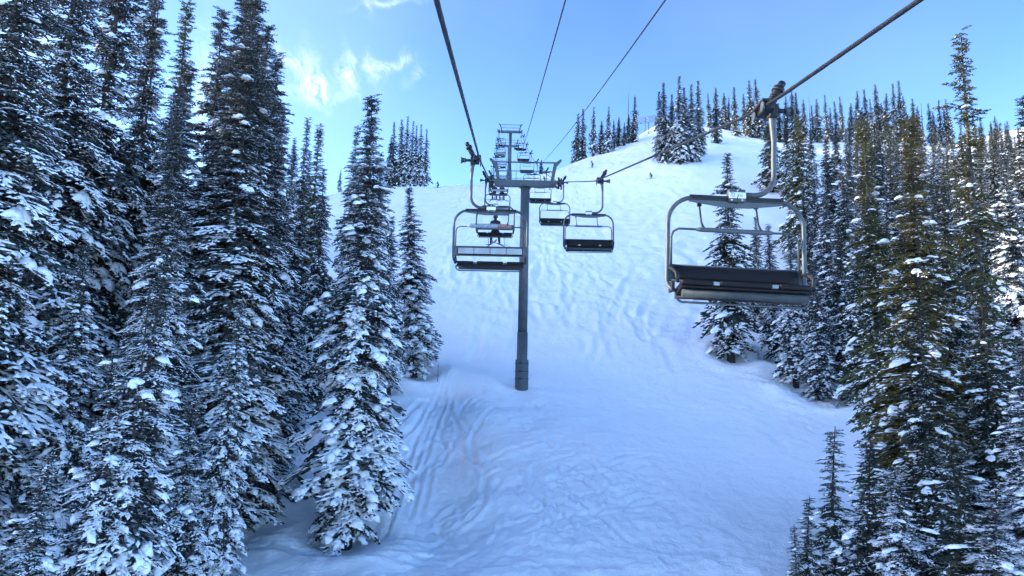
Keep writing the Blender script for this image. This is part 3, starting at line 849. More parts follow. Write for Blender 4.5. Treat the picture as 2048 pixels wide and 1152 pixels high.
for _ in range(3000):
    if nr >= 115: break
    y = fr.uniform(54, 165); px = fr.uniform(1585, 2120)
    if y > 100: px = fr.uniform(1500, 2120)
    x = (px - 1024) / FPX * y * 1.03
    if px < 1700 - .55 * (y - 50) and y < 110: continue
    if y > 100 and px < 1700 and fr.random() < .6: continue
    hh = fr.uniform(11.5, 16) * (1 if y < 120 else .85)
    g = Hs(x, y); tp = to_px((x, y, g + hh))
    if tp[1] < (238 if tp[0] < 1960 else 222): continue
    if not free(x, y, 2.5 if y < 110 else 3.6): continue
    key = (['mid_0', 'mid_1', 'mid_2', 'mid_3', 'mid_frost_0', 'mid_olive'] if y < 125 else ['far_0', 'far_1', 'far_2', 'far_3', 'far_frost_0'])[fr.randrange(5 if y > 125 else 6)]
    tree((x, y, g), hh, key, 'snow-dusted spruce in the crowded wood on the hillside right of the run', 'crowded hillside wood', fr.uniform(.85, 1.15)); nr += 1

# ---- near trees on the right
RIGHT = [
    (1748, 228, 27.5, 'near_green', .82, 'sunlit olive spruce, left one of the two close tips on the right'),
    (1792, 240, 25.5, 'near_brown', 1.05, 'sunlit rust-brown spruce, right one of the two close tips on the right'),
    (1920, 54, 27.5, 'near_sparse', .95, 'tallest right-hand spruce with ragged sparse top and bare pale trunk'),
    (1868, 372, 30, 'near_dark', 1.0, 'dark green spruce between the rust-brown one and the tallest right-hand one'),
    (2032, 196, 40, 'near_dark', .95, 'dark spruce with pointed top at the right picture edge'),
    (2004, 300, 36, 'near_snowy', .85, 'snow-hung spruce behind the tallest right-hand one'),
    (1950, 560, 23.5, 'near_dark', 1.05, 'spruce with thick snow cushions below the tallest right-hand one'),
    (2030, 690, 21.5, 'near_snowy', 1.0, 'heavily snow-cushioned spruce at the lower right picture edge'),
    (1830, 600, 23, 'near_dark', 1.0, 'dark bushy spruce with snow patches under the rust-brown one'),
    (1664, 846, 22.5, 'near_dark_spire', .95, 'small dark spire-shaped spruce alone on the smooth snow'),
    (1612, 985, 22, 'near_dark_spire', .8, 'short dark spruce left of the small spire-shaped one'),
    (1592, 1045, 21.5, 'near_dark_spire', .65, 'tiniest dark spruce at the bottom edge beside the smooth snow'),
    (1737, 872, 21.5, 'near_dark_spire', 1.15, 'snow-patched small spruce right of the spire-shaped one'),
    (1790, 930, 20, 'near_young', 1.1, 'small snow-capped spruce at the bottom edge under the bushy dark one'),
    (1890, 860, 20, 'near_dark_spire', 1.4, 'low dark spruce with snow cushions at the bottom right'),
    (1985, 960, 18.5, 'near_young', 1.3, 'round snow-buried young spruce in the bottom right corner'),
]
for px, top, Y, key, wide, label in RIGHT:
    tree_px(px, top, Y, key, label, 'near spruces right of the run', wide * 1.25)

# ---- saplings and snags
def snag(p, hh, label, lean=(0, 0), r=.07, group=None, twigs=14, seed=1):
    rr = random.Random(seed)
    e = empty('dead_tree', p); tag(e, label, 'dead tree', group)
    ln = Vector((lean[0], lean[1], 1))
    MB().tube([ln * hh * t + Vector((.03 * math.sin(t * 9), 0, 0)) + Vector((0, 0, -.3 if t == 0 else 0)) for t in (0, .2, .4, .6, .8, 1)], [r * (1 - .85 * t) for t in (0, .2, .4, .6, .8, 1)], 7).build('trunk', 'bark', e)
    b = MB()
    for i in range(twigs):
        t = rr.uniform(.25, .97); a = rr.uniform(0, 6.28); l = rr.uniform(.15, .7) * (1.1 - t) + .1
        c = ln * hh * t
        b.tube([c, c + Vector((math.cos(a) * l * .6, math.sin(a) * l * .6, .02)), c + Vector((math.cos(a) * l, math.sin(a) * l, rr.uniform(-.2, .12)))], [.014, .01, .003], 4)
    b.build('branches', 'bark', e)['kind'] = 'stuff'
    return e
q = ground_hit(436, 1095); snag(q, at(470, 715, q.y).z - q.z, 'thin leaning dead tree at the right edge of the left wood', (.055, 0), .075, seed=3)
q = at(300, 560, 19.4); g = Hs(q.x, q.y); snag((q.x, q.y, g), q.z - g, 'bare pale dead stem standing in front of the young snow-laden spruce', (0, 0), .08, seed=4)
q = at(322, -40, 30); g = Hs(q.x, q.y); snag((q.x, q.y, g), q.z - g, 'dead twiggy spruce top beside the sunlit olive-topped spruce', (0, 0), .12, twigs=160, seed=5)
for i, (px, py, top) in enumerate([(1257, 287, 186), (1622, 285, 193), (1688, 284, 196), (1848, 290, 205)]):
    g = ground_hit(px, py); snag(g, at(px, top, g.y).z - g.z, ordinal(i) + ' needle-thin dead trunk from the left poking up from the hilltop trees', r=.16, group='dead trunks on the hilltop', twigs=20, seed=20 + i)
for px, py, top, label in [(1686, 806, 768, 'tiny snowy sapling near the corner of the hillside wood'), (1517, 728, 700, 'tiny bare sapling left of the hillside wood'), (1676, 818, 800, 'tiniest snow-blobbed seedling beside the snowy sapling')]:
    g = ground_hit(px, py); tree(g, max(.8, at(px, top, g.y).z - g.z), 'near_young', label, None, .9)
# fallen log by the foot of the large spruce
a, b = ground_hit(598, 972), ground_hit(684, 1062)
lg = MB().tube([a + Vector((0, 0, .25)), (a + b) / 2 + Vector((0, 0, .22)), b + Vector((0, 0, .12))], [.10, .12, .13], 9)
c = (a * .6 + b * .4) + Vector((0, 0, .3)); lg.tube([c, c + Vector((.25, -.2, .35))], [.03, .01], 5)
tag(lg.build('fallen_log', 'bark'), 'dark fallen log sticking out of the snow beside the large spruce', 'log')
g = ground_hit(875, 772); pm = MB().tube([g - Vector((0, 0, .3)), g + Vector((0, 0, at(875, 728, g.y).z - g.z))], [.022, .016], 6)
tag(pm.build('marker_pole', 'bamboo'), 'thin dark marker pole stuck in the snow at the gully head', 'pole')

def zone_r(p):
    x = to_px(p)[0]
    band = 'lower' if p[1] < 85 else ('middle' if p[1] < 125 else 'upper')
    return band + ' hillside wood, ' + ('left of the rust-brown one' if x < 1700 else 'behind the rust-brown one' if x < 1850 else 'behind the tallest one' if x < 1975 else 'by the right picture edge')
number_labels('crowded hillside wood', '%s snow-dusted spruce from the left, %s', zone_r)
def zone_l(p):
    x = to_px(p)[0]
    return ('near' if p[1] < 50 else 'far') + ' rows, ' + ('behind the widest left-edge spruces' if x < 260 else 'behind the olive-topped spruce' if x < 430 else 'behind the three-tipped group' if x < 570 else 'behind the yellow-green spruce')
number_labels('back rows of the left-hand wood', '%s shaded spruce from the left, %s', zone_l)
number_labels('spruce clump on the crest', '%s frosted spruce from the left in the clump on the crest')
number_labels('spruces on the sunlit shoulder', '%s small spruce from the left in the row climbing the sunlit shoulder')
number_labels('spruce clump on the upper slope', '%s snow-dusted spruce from the left in the upper-slope clump above the skier')
number_labels('skyline row on the ridge', '%s dark spruce from the left in the skyline row along the ridge')

# ------------------------------------------------------------------ chairlift line
def XL(y): return -.62 - .0185 * y
def XR(y): return 4.02 - .0178 * y
def XC(y): return (XL(y) + XR(y)) / 2
T1, T2, T3 = 50.5, 149.0, 175.0
LINE = {0: ([-40, 0, 6.1, 20.2, 39, T1, T1 + 4], [-6.4, 2.3, 3.62, 7.06, 12.5, 16.13, 17.55]),      # rope heights over the eye, up side
        1: ([-40, 0, 6.55, 10.9, 30.5, T1, T1 + 4], [-4.5, 2.92, 4.02, 4.72, 9.82, 16.13, 17.55])}   # down side
def rope_z(y, side=0):
    if y <= T1: return CAMZ + float(np.mean([np.interp(y + k, *LINE[side]) for k in (-1, -.5, 0, .5, 1)]))
    if y <= T2:
        t = (y - T1) / (T2 - T1); return ZT1 + (ZT2 - ZT1) * t - 4 * 1.6 * t * (1 - t)
    if y <= T3:
        t = (y - T2) / (T3 - T2); return ZT2 + (ZT3 - ZT2) * t - .4 * t * (1 - t)
    return ZT3 + (y - T3) * .05
ZT1 = rope_z(T1)
ZT2, ZT3 = CAMZ + 58.6, CAMZ + 65.1
def rope(name, X, label, r=.024, y0=-30, y1=250, z=rope_z, lobes=6, near=34):
    ys = list(np.arange(y0, 2, 1.0)) + list(np.arange(2, near, .07)) + list(np.arange(near, y1, 1.0))
    pts = [Vector((X(y), y, z(y))) for y in ys]
    m = MB()
    n = 18 if lobes else 8
    tw = (lambda i, a: 1 + .17 * abs(math.sin((a * lobes) / 2 + ys[i] * 7.0))) if lobes else None
    m.tube(pts, r, n, twist=tw)
    o = m.build(name, 'wire_rope')
    tag(o, label, 'cable')
    return o
rope('haul_rope', XL, 'thick dark steel haul rope overhead carrying the chairs seen from behind')
rope('haul_rope', XR, 'thick twisted steel haul rope carrying the chairs that face the viewer', z=lambda y: rope_z(y, 1))
# signal cables strung along the tower tops
def wire(px_top, px_tower, label):
    z1 = ZT1 - .42 + 1.92
    def z(y):
        t = y / T1; return CAMZ + 3.5 + (z1 - CAMZ - 3.5) * t - 1.2 * t * (1 - t)
    x1 = ray(px_tower, 325)[0] * T1
    y0 = next(y for y in np.arange(3, 40, .1) if z(y) - CAMZ < ray(px_top, 0)[1] * y)
    x0 = ray(px_top, 0)[0] * y0
    def X(y): return x0 + (x1 - x0) * (y - y0) / (T1 - y0)
    rope('signal_cable', X, label, .013, -30, T1 + .01, z, 0, 30)
wire(1130, 1036, 'thin dark cable running down the middle of the sky to the tower top')
wire(1328, 1086, 'thinner cable slanting from the top edge to the right of the tower top')

def make_tower(name, y, zr, label, detail=True):
    x = XC(y); g = Hs(x, y)
    e = empty(name, (x, y, g - .6)); tag(e, label, 'lift tower')
    h = zr - .42 - (g - .6)              # underside of the crossarm
    B = lambda: MB()
    rp = .33
    sl = min(5.0, h * .3)
    B().tube([(0, 0, sl - .05), (0, 0, h)], [rp, rp * .94], 28).build('pole', 'tower_steel', e)
    B().tube([(0, 0, 0), (0, 0, sl)], .365, 28).build('sleeve', 'tower_steel', e)
    B().cyl((0, 0, h - .05), (0, 0, h + .03), .42, 28).build('flange', 'tower_steel', e)
    if detail:
        pad = B()
        for k in range(26):
            a0, a1 = [R(60 + 240 * i / 26 - 60) for i in (k, k + 1)]
            a0 += R(120); a1 += R(120)
            vs = []
            for r_, zz in ((.385, .45), (.45, .45), (.45, 2.55), (.385, 2.55)):
                for a in (a0, a1): vs.append((math.cos(a) * r_, math.sin(a) * r_, zz + (.25 * math.sin(a * 1.0) if zz < 1 else 0)))
            pad.add(vs, [(0, 1, 3, 2), (2, 3, 5, 4), (4, 5, 7, 6), (6, 7, 1, 0)])
        pad.build('pad', 'foam_pad', e)
        for zz in (1.25, 1.75, 2.3):
            s = B(); s.tube(arc((0, 0, zz), (1, 0, 0), (0, 1, 0), .462, 0, 2 * math.pi, 28), .022, 6)
            s.box((-.12, -.48, zz), (.14, .05, .1)); s.build('strap', 'rubber', e)
    L = 2.25
    arm = B().prism([(-2.0, h + .02), (2.0, h + .02), (2.3, h + .16), (2.3, h + .46), (-2.3, h + .46), (-2.3, h + .16)], 'y', -.2, .2)
    arm.build('crossarm', 'tower_steel', e)
    for s in (-1, 1):                     # lifting frame posts with their lugs
        q = B()
        q.prism([(s * 1.78, h + .46), (s * 2.02, h + .46), (s * 2.22, h + 1.55), (s * 2.58, h + 1.98), (s * 2.46, h + 2.08), (s * 2.0, h + 1.72)], 'y', -.07, .07)
        q.cyl((s * 2.5, -.1, h + 2.0), (s * 2.5, .1, h + 2.0), .07, 12)
        q.build('frame_post', 'tower_steel', e)
    B().tube([(-2.2, 0, h + 1.83), (2.2, 0, h + 1.83)], .055, 10).build('frame_bar', 'tower_steel', e)
    B().tube([(-2.05, .02, h + 1.18), (2.05, .02, h + 1.18)], .032, 8).build('frame_bar', 'tower_steel', e)
    # work platform with its rounded handrail
    p = B(); p.box((0, .62, h + .40), (4.2, .45, .05)); p.build('catwalk', 'galvanised', e)
    rail = [Vector((-1.95, .85, h + .42))] + arc((-1.75, .85, h + 1.25), (-1, 0, 0), (0, 0, 1), .2, 0, R(90), 5) + arc((1.75, .85, h + 1.25), (0, 0, 1), (1, 0, 0), .2, 0, R(90), 5) + [Vector((1.95, .85, h + .42))]
    r_ = B().tube(rail, .02, 6); r_.tube([(-1.95, .85, h + .9), (1.95, .85, h + .9)], .016, 6)
    for xx in (-.65, .65): r_.tube([(xx, .85, h + .42), (xx, .85, h + 1.45)], .016, 6)
    r_.build('handrail', 'galvanised', e)
    for s in (-1, 1):                     # rows of sheave wheels under each rope
        slope = (rope_z(y + 1.5) - rope_z(y - 1.5)) / 3
        xr = s * 2.26
        tr = empty('sheave_train', (xr, 0, zr - (g - .6))); tr.parent = e
        f = B(); f.box((s * .12, 0, -.22), (.05, 3.0, .16), Matrix.Rotation(math.atan(slope), 3, 'X'))
        f.box((s * .12, .0, -.1), (.10, .4, .75)); f.box((s * .12, -.9, -.25), (.08, .1, .3)); f.build('beam', 'dark_steel', tr)
        for k in range(6):
            yy = -1.35 + .54 * k; zz = slope * yy - .245
            w = B(); w.cyl((-.055, yy, zz), (.055, yy, zz), .215, 20); w.build('sheave', 'rubber', tr).name = 'sheave'
            hb = B(); hb.cyl((-.07, yy, zz), (.09, yy, zz), .09, 12); hb.build('hub', 'bolt_steel', tr)
        for yy in (-1.5, 1.5):
            cc = B(); cc.prism([(yy - .1, slope * yy - .5), (yy + .1, slope * yy - .5), (yy + .06, slope * yy + .3), (yy - .06, slope * yy + .3)], 'x', -s * .02 + s * .16, s * .24); cc.build('rope_catcher', 'dark_steel', tr)
    if detail:
        lp = B()
        for xx in (1.75, 1.9): lp.tube([(xx, -.24, h + .4), (xx + .02, -.28, h - .1), (xx - .06, -.26, h - .32), (xx - .1, -.25, h - .18)], .014, 5)
        lp.build('hook', 'galvanised', e)
        ld = B()
        for xx in (-.2, .2): ld.tube([(xx, .46, sl), (xx, .46, h + .4)], .02, 6)
        zz = sl + .1
        while zz < h + .3: ld.tube([(-.2, .46, zz), (.2, .46, zz)], .012, 5); zz += .3
        ld.build('ladder', 'galvanised', e)
    return e
make_tower('lift_tower', T1, ZT1, 'grey steel lift tower with crossarm standing nearest in the middle of the run')
make_tower('lift_tower', T2, ZT2, 'distant grey lift tower rising on the crest behind the nearest one')
make_tower('lift_tower', T3, ZT3, 'farthest lift tower, mostly hidden behind the second one on the crest', False)

# ---- chairs.  local frame: the rope runs through the origin, riders face +y, the hanger is on the -x side
CX = .36
def make_chair(bar_up=True):
    e = empty('lift_chair', (0, 0, 0))
    B = MB
    gp = B().box((-.10, 0, -.02), (.16, .42, .14), bevel=.02)
    gp.box((-.02, 0, .035), (.12, .5, .05), bevel=.015)
    gp.box((-.2, 0, -.06), (.13, .2, .22), bevel=.02)
    grip = gp.build('grip', 'dark_steel', e)
    b0, b1 = Vector((-.14, -.02, .02)), Vector((-.33, -.06, .36))
    d = (b1 - b0).normalized(); u = d.cross(Vector((0, 1, 0))).normalized(); w = d.cross(u)
    coil = [b0 + d * (.36 * i / 60) + (u * math.cos(i * .84) + w * math.sin(i * .84)) * .062 for i in range(61)]
    s = B().tube(coil, .018, 6); s.cyl(b0, b0 + d * .38, .035, 8); s.build('spring', 'dark_steel', grip)
    s = B().cyl(b0 + d * .33, b0 + d * .40, .095, 12); s.cyl(b0 + d * .40, b0 + d * .52, .06, 10); s.build('spring_cap', 'dark_steel', grip)
    s = B().cyl((-.2, 0, -.03), (-.50, 0, -.03), .038, 10); s.build('roller_arm', 'dark_steel', grip)
    s = B().cyl((-.40, 0, -.03), (-.50, 0, -.03), .065, 16); s.cyl((-.50, 0, -.03), (-.535, 0, -.03), .095, 18); s.build('roller', 'galvanised', grip)
    for yy in (-.20, .20):
        s = B().cyl((.0, yy, -.06), (.03, yy, -.06), .075, 16); s.build('guide_wheel', 'galvanised', grip)
    top = -1.42
    pts = [Vector((-.2, 0, .0)), Vector((-.205, 0, -.22)), Vector((-.225, 0, -.55)), Vector((-.22, 0, -.85))] + arc((.10, 0, -1.10), (-1, 0, 0), (0, 0, -1), .32, 0, R(90), 8) + [Vector((CX - .1, 0, top))]
    B().tube(pts, [.07, .058, .041] + [.041] * (len(pts) - 3), 14).build('hanger_arm', 'galvanised', e)
    # bail: the big rounded frame
    zt, hw, cr, zb = -1.50, 1.03, .40, -2.82
    bp = [Vector((CX - hw + .06, .20, -2.98)), Vector((CX - hw + .02, .06, -2.90)), Vector((CX - hw, 0, zb))]
    bp += arc((CX - hw + cr, 0, zt - cr), (-1, 0, 0), (0, 0, 1), cr, 0, R(90), 9) + arc((CX + hw - cr, 0, zt - cr), (0, 0, 1), (1, 0, 0), cr, 0, R(90), 9)
    bp += [Vector((CX + hw, 0, zb)), Vector((CX + hw - .02, .06, -2.90)), Vector((CX + hw - .06, .20, -2.98))]
    bail = B().tube(bp, .034, 12).build('bail', 'galvanised', e)
    g = B().prism([(CX - .72, zt - .035), (CX + .72, zt - .035), (CX + .72, zt - .06), (CX + .2, zt - .13), (CX - .2, zt - .13), (CX - .72, zt - .06)], 'y', -.012, .012)
    g.build('gusset', 'tower_steel', bail)
    B().box((CX, 0, zt + .01), (1.42, .10, .05)).build('top_plate', 'dark_steel', bail)
    cl = B().box((CX, 0, -1.455), (.25, .15, .20), bevel=.01).build('clamp', 'galvanised', e)
    for yy, rz in ((.079, 0), (-.079, 1)):
        B().box((CX, yy, -1.452), (.256, .006, .090)).build('number_plate', 'plate_white', cl)
    bo = B()
    for yy in (.075, -.075):
        sgn = 1 if yy > 0 else -1
        for xx, zz in ((CX, -1.378), (CX - .075, -1.525), (CX + .085, -1.527)): bo.cyl((xx, yy, zz), (xx, yy + sgn * .012, zz), .014, 8)
    bo.build('bolt', 'bolt_steel', cl)['kind'] = 'stuff'
    # backrest
    bk0, bk1 = CX - .93, CX + .93
    tilt = Matrix.Rotation(R(14), 3, 'X')
    def bp_(x, t, dy): return Vector((x, .0, -2.79)) + tilt @ Vector((0, dy, t))
    back = B()
    n = 12
    for i in range(n):                       # padded front, slightly domed
        xa, xb = bk0 + (bk1 - bk0) * i / n, bk0 + (bk1 - bk0) * (i + 1) / n
        prof = [(0, .015), (.0, .04), (.04, .055), (.13, .055), (.205, .045), (.23, .025), (.23, .015)]
        vs = [bp_(xx, t, dy) for xx in (xa, xb) for t, dy in prof]
        m = len(prof)
        back.add(vs, [(k, k + 1, m + k + 1, m + k) for k in range(m - 1)] + [(m - 1, 0, m, 2 * m - 1)] + ([tuple(range(m))] if i == 0 else []) + ([tuple(range(m, 2 * m))] if i == n - 1 else []), True)
    bk = back.build('backrest', 'vinyl', e)
    fr_ = B()
    for t in (-.01, .24): fr_.tube([bp_(bk0 - .08, t, 0), bp_(bk1 + .08, t, 0)], .018, 8)
    for xx in (bk0 - .03, bk1 + .03): fr_.box(bp_(xx, .115, 0), (.10, .03, .24), tilt)
    fr_.build('back_frame', 'galvanised', bk)
    wp = 1.80 / 4
    for k in range(4):
        B().box(bp_(CX - .9 + wp * (k + .5), .125, -.004), (wp - .018, .02, .165), tilt).build('back_panel', 'back_panel', bk)
    # seat
    seat = B(); st = Matrix.Rotation(R(9), 3, 'X')
    def sp(x, y, z): return Vector((x, .06, -3.01)) + st @ Vector((0, y, z))
    seat.box(sp(CX, .22, -.03), (1.86, .46, .035), st, bevel=.012)
    seat_o = seat.build('seat', 'vinyl', e)
    for xa, xb in ((-.93, -.47), (-.37, .37), (.47, .93)):
        B().box(sp(CX + (xa + xb) / 2, .24, .03), (xb - xa, .50, .075), st, bevel=.03).build('cushion', 'vinyl', seat_o)
    for xx in (-.42, .42): B().box(sp(CX + xx, .40, .03), (.09, .1, .05), st).build('seat_bracket', 'back_panel', seat_o)
    B().tube([sp(CX - .90, .36, -.105), sp(CX + .90, .36, -.105)], .058, 12).build('seat_tube', 'seat_steel', seat_o)
    B().tube([sp(CX - .94, .06, -.07), sp(CX + .94, .06, -.07)], .03, 10).build('seat_tube', 'dark_steel', seat_o)
    for s in (-1, 1):                        # arm rests / side brackets
        a = B().tube([Vector((CX + s * 1.0, .02, -2.62)), Vector((CX + s * 1.0, .2, -2.66)), Vector((CX + s * .99, .44, -2.76)), Vector((CX + s * .97, .46, -2.91))], .026, 8)
        a.box((CX + s * .985, .12, -2.92), (.04, .26, .14)); a.build('arm_rest', 'dark_steel', e)
    lb = [Vector((CX - .97, .30, -3.03))] + arc((CX - .85, .30, -3.05), (-1, 0, 0), (0, 0, -1), .12, 0, R(90), 5) + arc((CX + .85, .30, -3.05), (0, 0, -1), (1, 0, 0), .12, 0, R(90), 5) + [Vector((CX + .97, .30, -3.03))]
    B().tube(lb, .017, 8).build('lower_bar', 'galvanised', e)
    # restraint bar with foot rests, swung up or down
    def rb(x, l, off):                        # l along the side arms from the pivot
        p = Vector((CX + x, -.04, -2.62))
        a = R(4) if bar_up else R(112)
        return p + Vector((0, -math.sin(-a) * l * (1 if not bar_up else -.4) + math.cos(a) * off * (0 if bar_up else 0), math.cos(a) * l))
    ln = .64 if bar_up else .66
    hw2 = .965
    pivot = [rb(-hw2, 0, 0), rb(-hw2, ln - .14, 0), rb(-hw2 + .03, ln - .05, 0), rb(-hw2 + .11, ln, 0), rb(hw2 - .11, ln, 0), rb(hw2 - .03, ln - .05, 0), rb(hw2, ln - .14, 0), rb(hw2, 0, 0)]
    bar = B().tube(pivot, .018, 8).build('restraint_bar', 'galvanised', e)
    B().tube([rb(-.58, ln, 0), rb(-.52, ln, 0), rb(.52, ln, 0), rb(.58, ln, 0)], [.026, .036, .036, .026], 10).build('bar_grip', 'tower_steel', bar)
    for xx in (-.44, .44):
        c0 = rb(xx, ln, 0)
        up = 1 if bar_up else -1
        rod = [c0, c0 + Vector((.03, -.05, .05 * up)), c0 + Vector((.05, -.08 if bar_up else .03, .14 * up)), c0 + Vector((.07, -.14 if bar_up else .12, (.44 if bar_up else .62) * up))]
        f = B().tube(rod, [.03, .022, .014, .014], 8)
        f.tube([rod[-1] + Vector((-.15, 0, 0)), rod[-1] + Vector((.15, 0, 0))], .016, 6) if not bar_up else f.box(rod[-1], (.06, .06, .06))
        f.build('foot_rest', 'dark_steel', bar)
    return e
chair_up = make_chair(True)
chair_dn = make_chair(False)
def line_positions(y0, side, step=19.6):
    out, y = [], y0
    while y < 176:
        out.append(y)
        acc = 0
        while acc < step:
            dy = .1; acc += math.hypot(dy, rope_z(y + dy, side) - rope_z(y, side)); y += dy
    return out
ORD = ['first', 'second', 'third', 'fourth', 'fifth', 'sixth', 'seventh', 'eighth', 'ninth', 'tenth', 'eleventh', 'twelfth']
lefts = line_positions(20.2, 0); rights = line_positions(10.9, 1)
used = set()
def place(proto_, x, y, rz, label, group, side=0):
    o = proto_ if id(proto_) not in used else copy_tree(proto_)
    used.add(id(proto_))
    o.location = (x, y, rope_z(y, side)); o.rotation_euler = (0, 0, rz)
    tag(o, label, 'chairlift chair', group)
    return o
ln_ch = []
LL = {0: 'nearest empty lift chair seen from behind with pale back panels, beside the tower pole',
      1: 'lift chair seen from behind carrying a dark-clothed skier'}
for i, y in enumerate(lefts):
    rid_ = i in (1, 3)
    lb_ = LL.get(i) or ('%s lift chair up the line of chairs seen from behind' % ORD[i] + (' carrying two riders' if i == 3 else ''))
    ln_ch.append(place(chair_dn if rid_ else chair_up, XL(y), y, 0, lb_, 'chairs going up'))
RL = {0: 'nearest lift chair, empty and facing the viewer, with a white number 70 plate', 1: 'second lift chair facing the viewer, empty, right of the tower pole',
      2: 'third lift chair facing the viewer, directly behind the tower arm end'}
rt_ch = []
for i, y in enumerate(rights):
    rt_ch.append(place(chair_up, XR(y), y, math.pi, RL.get(i) or '%s lift chair in the line of chairs facing the viewer' % ORD[i], 'chairs coming down', 1))

rt_ch[0].rotation_euler = (0, R(-1.8), math.pi); rt_ch[0].location.x -= .03       # swinging a little towards the line

# number 70 with its small arrow marks on the nearest facing chair
def text_on(chair, s, size, dx, dz, mat='black_paint'):
    cu = bpy.data.curves.new('number', 'FONT'); cu.body = s; cu.size = size; cu.align_x = 'LEFT'; cu.align_y = 'CENTER'; cu.extrude = .0008
    tmp = bpy.data.objects.new('number', cu); col.objects.link(tmp)
    dg = bpy.context.evaluated_depsgraph_get(); dg.update()
    me = bpy.data.meshes.new_from_object(tmp.evaluated_get(dg)); me.materials.clear(); me.materials.append(MAT[mat])
    bpy.data.objects.remove(tmp)
    plate = [c for cl_ in chair.children if cl_.name.startswith('clamp') for c in cl_.children if c.name.startswith('number_plate')][0]
    o = bpy.data.objects.new('number', me); col.objects.link(o); o.parent = plate.parent
    o.rotation_euler = (R(90), 0, math.pi)
    o.location = (CX + dx, .0838, -1.452 + dz)
    return o
t = text_on(rt_ch[0], '70', .098, .118, 0); t.scale = (.80, 1, 1)
clamp0 = [c for c in rt_ch[0].children if c.name.startswith('clamp')][0]
mk = MB(); mk.box((CX - .055, .0845, -1.462), (.048, .002, .010)); mk.box((CX - .04, .0845, -1.444), (.10, .0016, .004)); mk.box((CX - .045, .0845, -1.424), (.10, .0016, .003))
mk.build('number_mark', 'black_paint', clamp0)
mk = MB().tube([(CX - .012, .09, -1.448), (CX + .004, .095, -1.50), (CX + .012, .09, -1.60)], .007, 5); mk.build('cable_tie', 'rubber', clamp0)
# wrapped print on the raised bar of the nearest chair seen from behind
bar0 = [c for c in ln_ch[0].children if c.name.startswith('restraint_bar')][0]
w = MB().tube([(CX - .66, -.06, -1.96), (CX - .55, -.06, -1.955), (CX + .12, -.06, -1.955), (CX + .2, -.06, -1.956)], [.03, .062, .068, .066], 12); w.build('bar_wrap', 'bar_wrap_blue', bar0)
w = MB().tube([(CX + .2, -.06, -1.956), (CX + .5, -.06, -1.96), (CX + .58, -.06, -1.965)], [.066, .060, .03], 12); w.build('bar_wrap', 'bar_wrap_red', bar0)

# ------------------------------------------------------------------ people
def skin_body(name, joints, bones, mat, parent, subdiv=1):
    me = bpy.data.meshes.new(name)
    names = list(joints)
    me.from_pydata([joints[k][0] for k in names], [(names.index(a), names.index(b)) for a, b in bones], [])
    o = bpy.data.objects.new(name, me); col.objects.link(o)
    o.modifiers.new('skin', 'SKIN'); md = o.modifiers.new('sub', 'SUBSURF'); md.levels = md.render_levels = subdiv
    sv = me.skin_vertices[0].data
    for i, k in enumerate(names):
        r_ = joints[k][1]; sv[i].radius = (r_, r_) if not isinstance(r_, tuple) else r_
        sv[i].use_root = (k == 'pelvis')
    dg = bpy.context.evaluated_depsgraph_get(); dg.update()
    m2 = bpy.data.meshes.new_from_object(o.evaluated_get(dg))
    bpy.data.objects.remove(o)
    m2.materials.clear(); m2.materials.append(MAT[mat])
    m2.polygons.foreach_set('use_smooth', [True] * len(m2.polygons))
    o = bpy.data.objects.new(name, m2); col.objects.link(o); o.parent = parent
    return o
BONES = [('pelvis', 'waist'), ('waist', 'chest'), ('chest', 'neck'), ('neck', 'head'), ('head', 'crown'),
         ('chest', 'shl'), ('shl', 'ell'), ('ell', 'hal'), ('chest', 'shr'), ('shr', 'elr'), ('elr', 'har'),
         ('pelvis', 'hil'), ('hil', 'knl'), ('knl', 'anl'), ('anl', 'tol'), ('pelvis', 'hir'), ('hir', 'knr'), ('knr', 'anr'), ('anr', 'tor')]
def ski(parent, c, yaw, pitch, ln=1.65):
    m = MB()
    rot = Matrix.Rotation(yaw, 3, 'Z') @ Matrix.Rotation(pitch, 3, 'X')
    n = 10
    vs = []
    for i in range(n + 1):
        t = i / n; y = (t - .45) * ln; z = .16 * max(0, (t - .86) / .14) ** 2 + .05 * max(0, (.06 - t) / .06)
        wdt = .052 - .014 * math.sin(t * math.pi); wdt *= (1 - max(0, (t - .9) / .1) ** 2 * .8)
        for x_, dz in ((-wdt, 0), (wdt, 0), (wdt, .018), (-wdt, .018)): vs.append(Vector(c) + rot @ Vector((x_, y, z + dz)))
    fs = [(4 * i + a, 4 * i + (a + 1) % 4, 4 * i + 4 + (a + 1) % 4, 4 * i + 4 + a) for i in range(n) for a in range(4)] + [(0, 3, 2, 1), (4 * n, 4 * n + 1, 4 * n + 2, 4 * n + 3)]
    m.add(vs, fs); m.box(Vector(c) + rot @ Vector((0, .0, .04)), (.07, .34, .05), rot)
    m.build('ski', 'ski_top', parent)
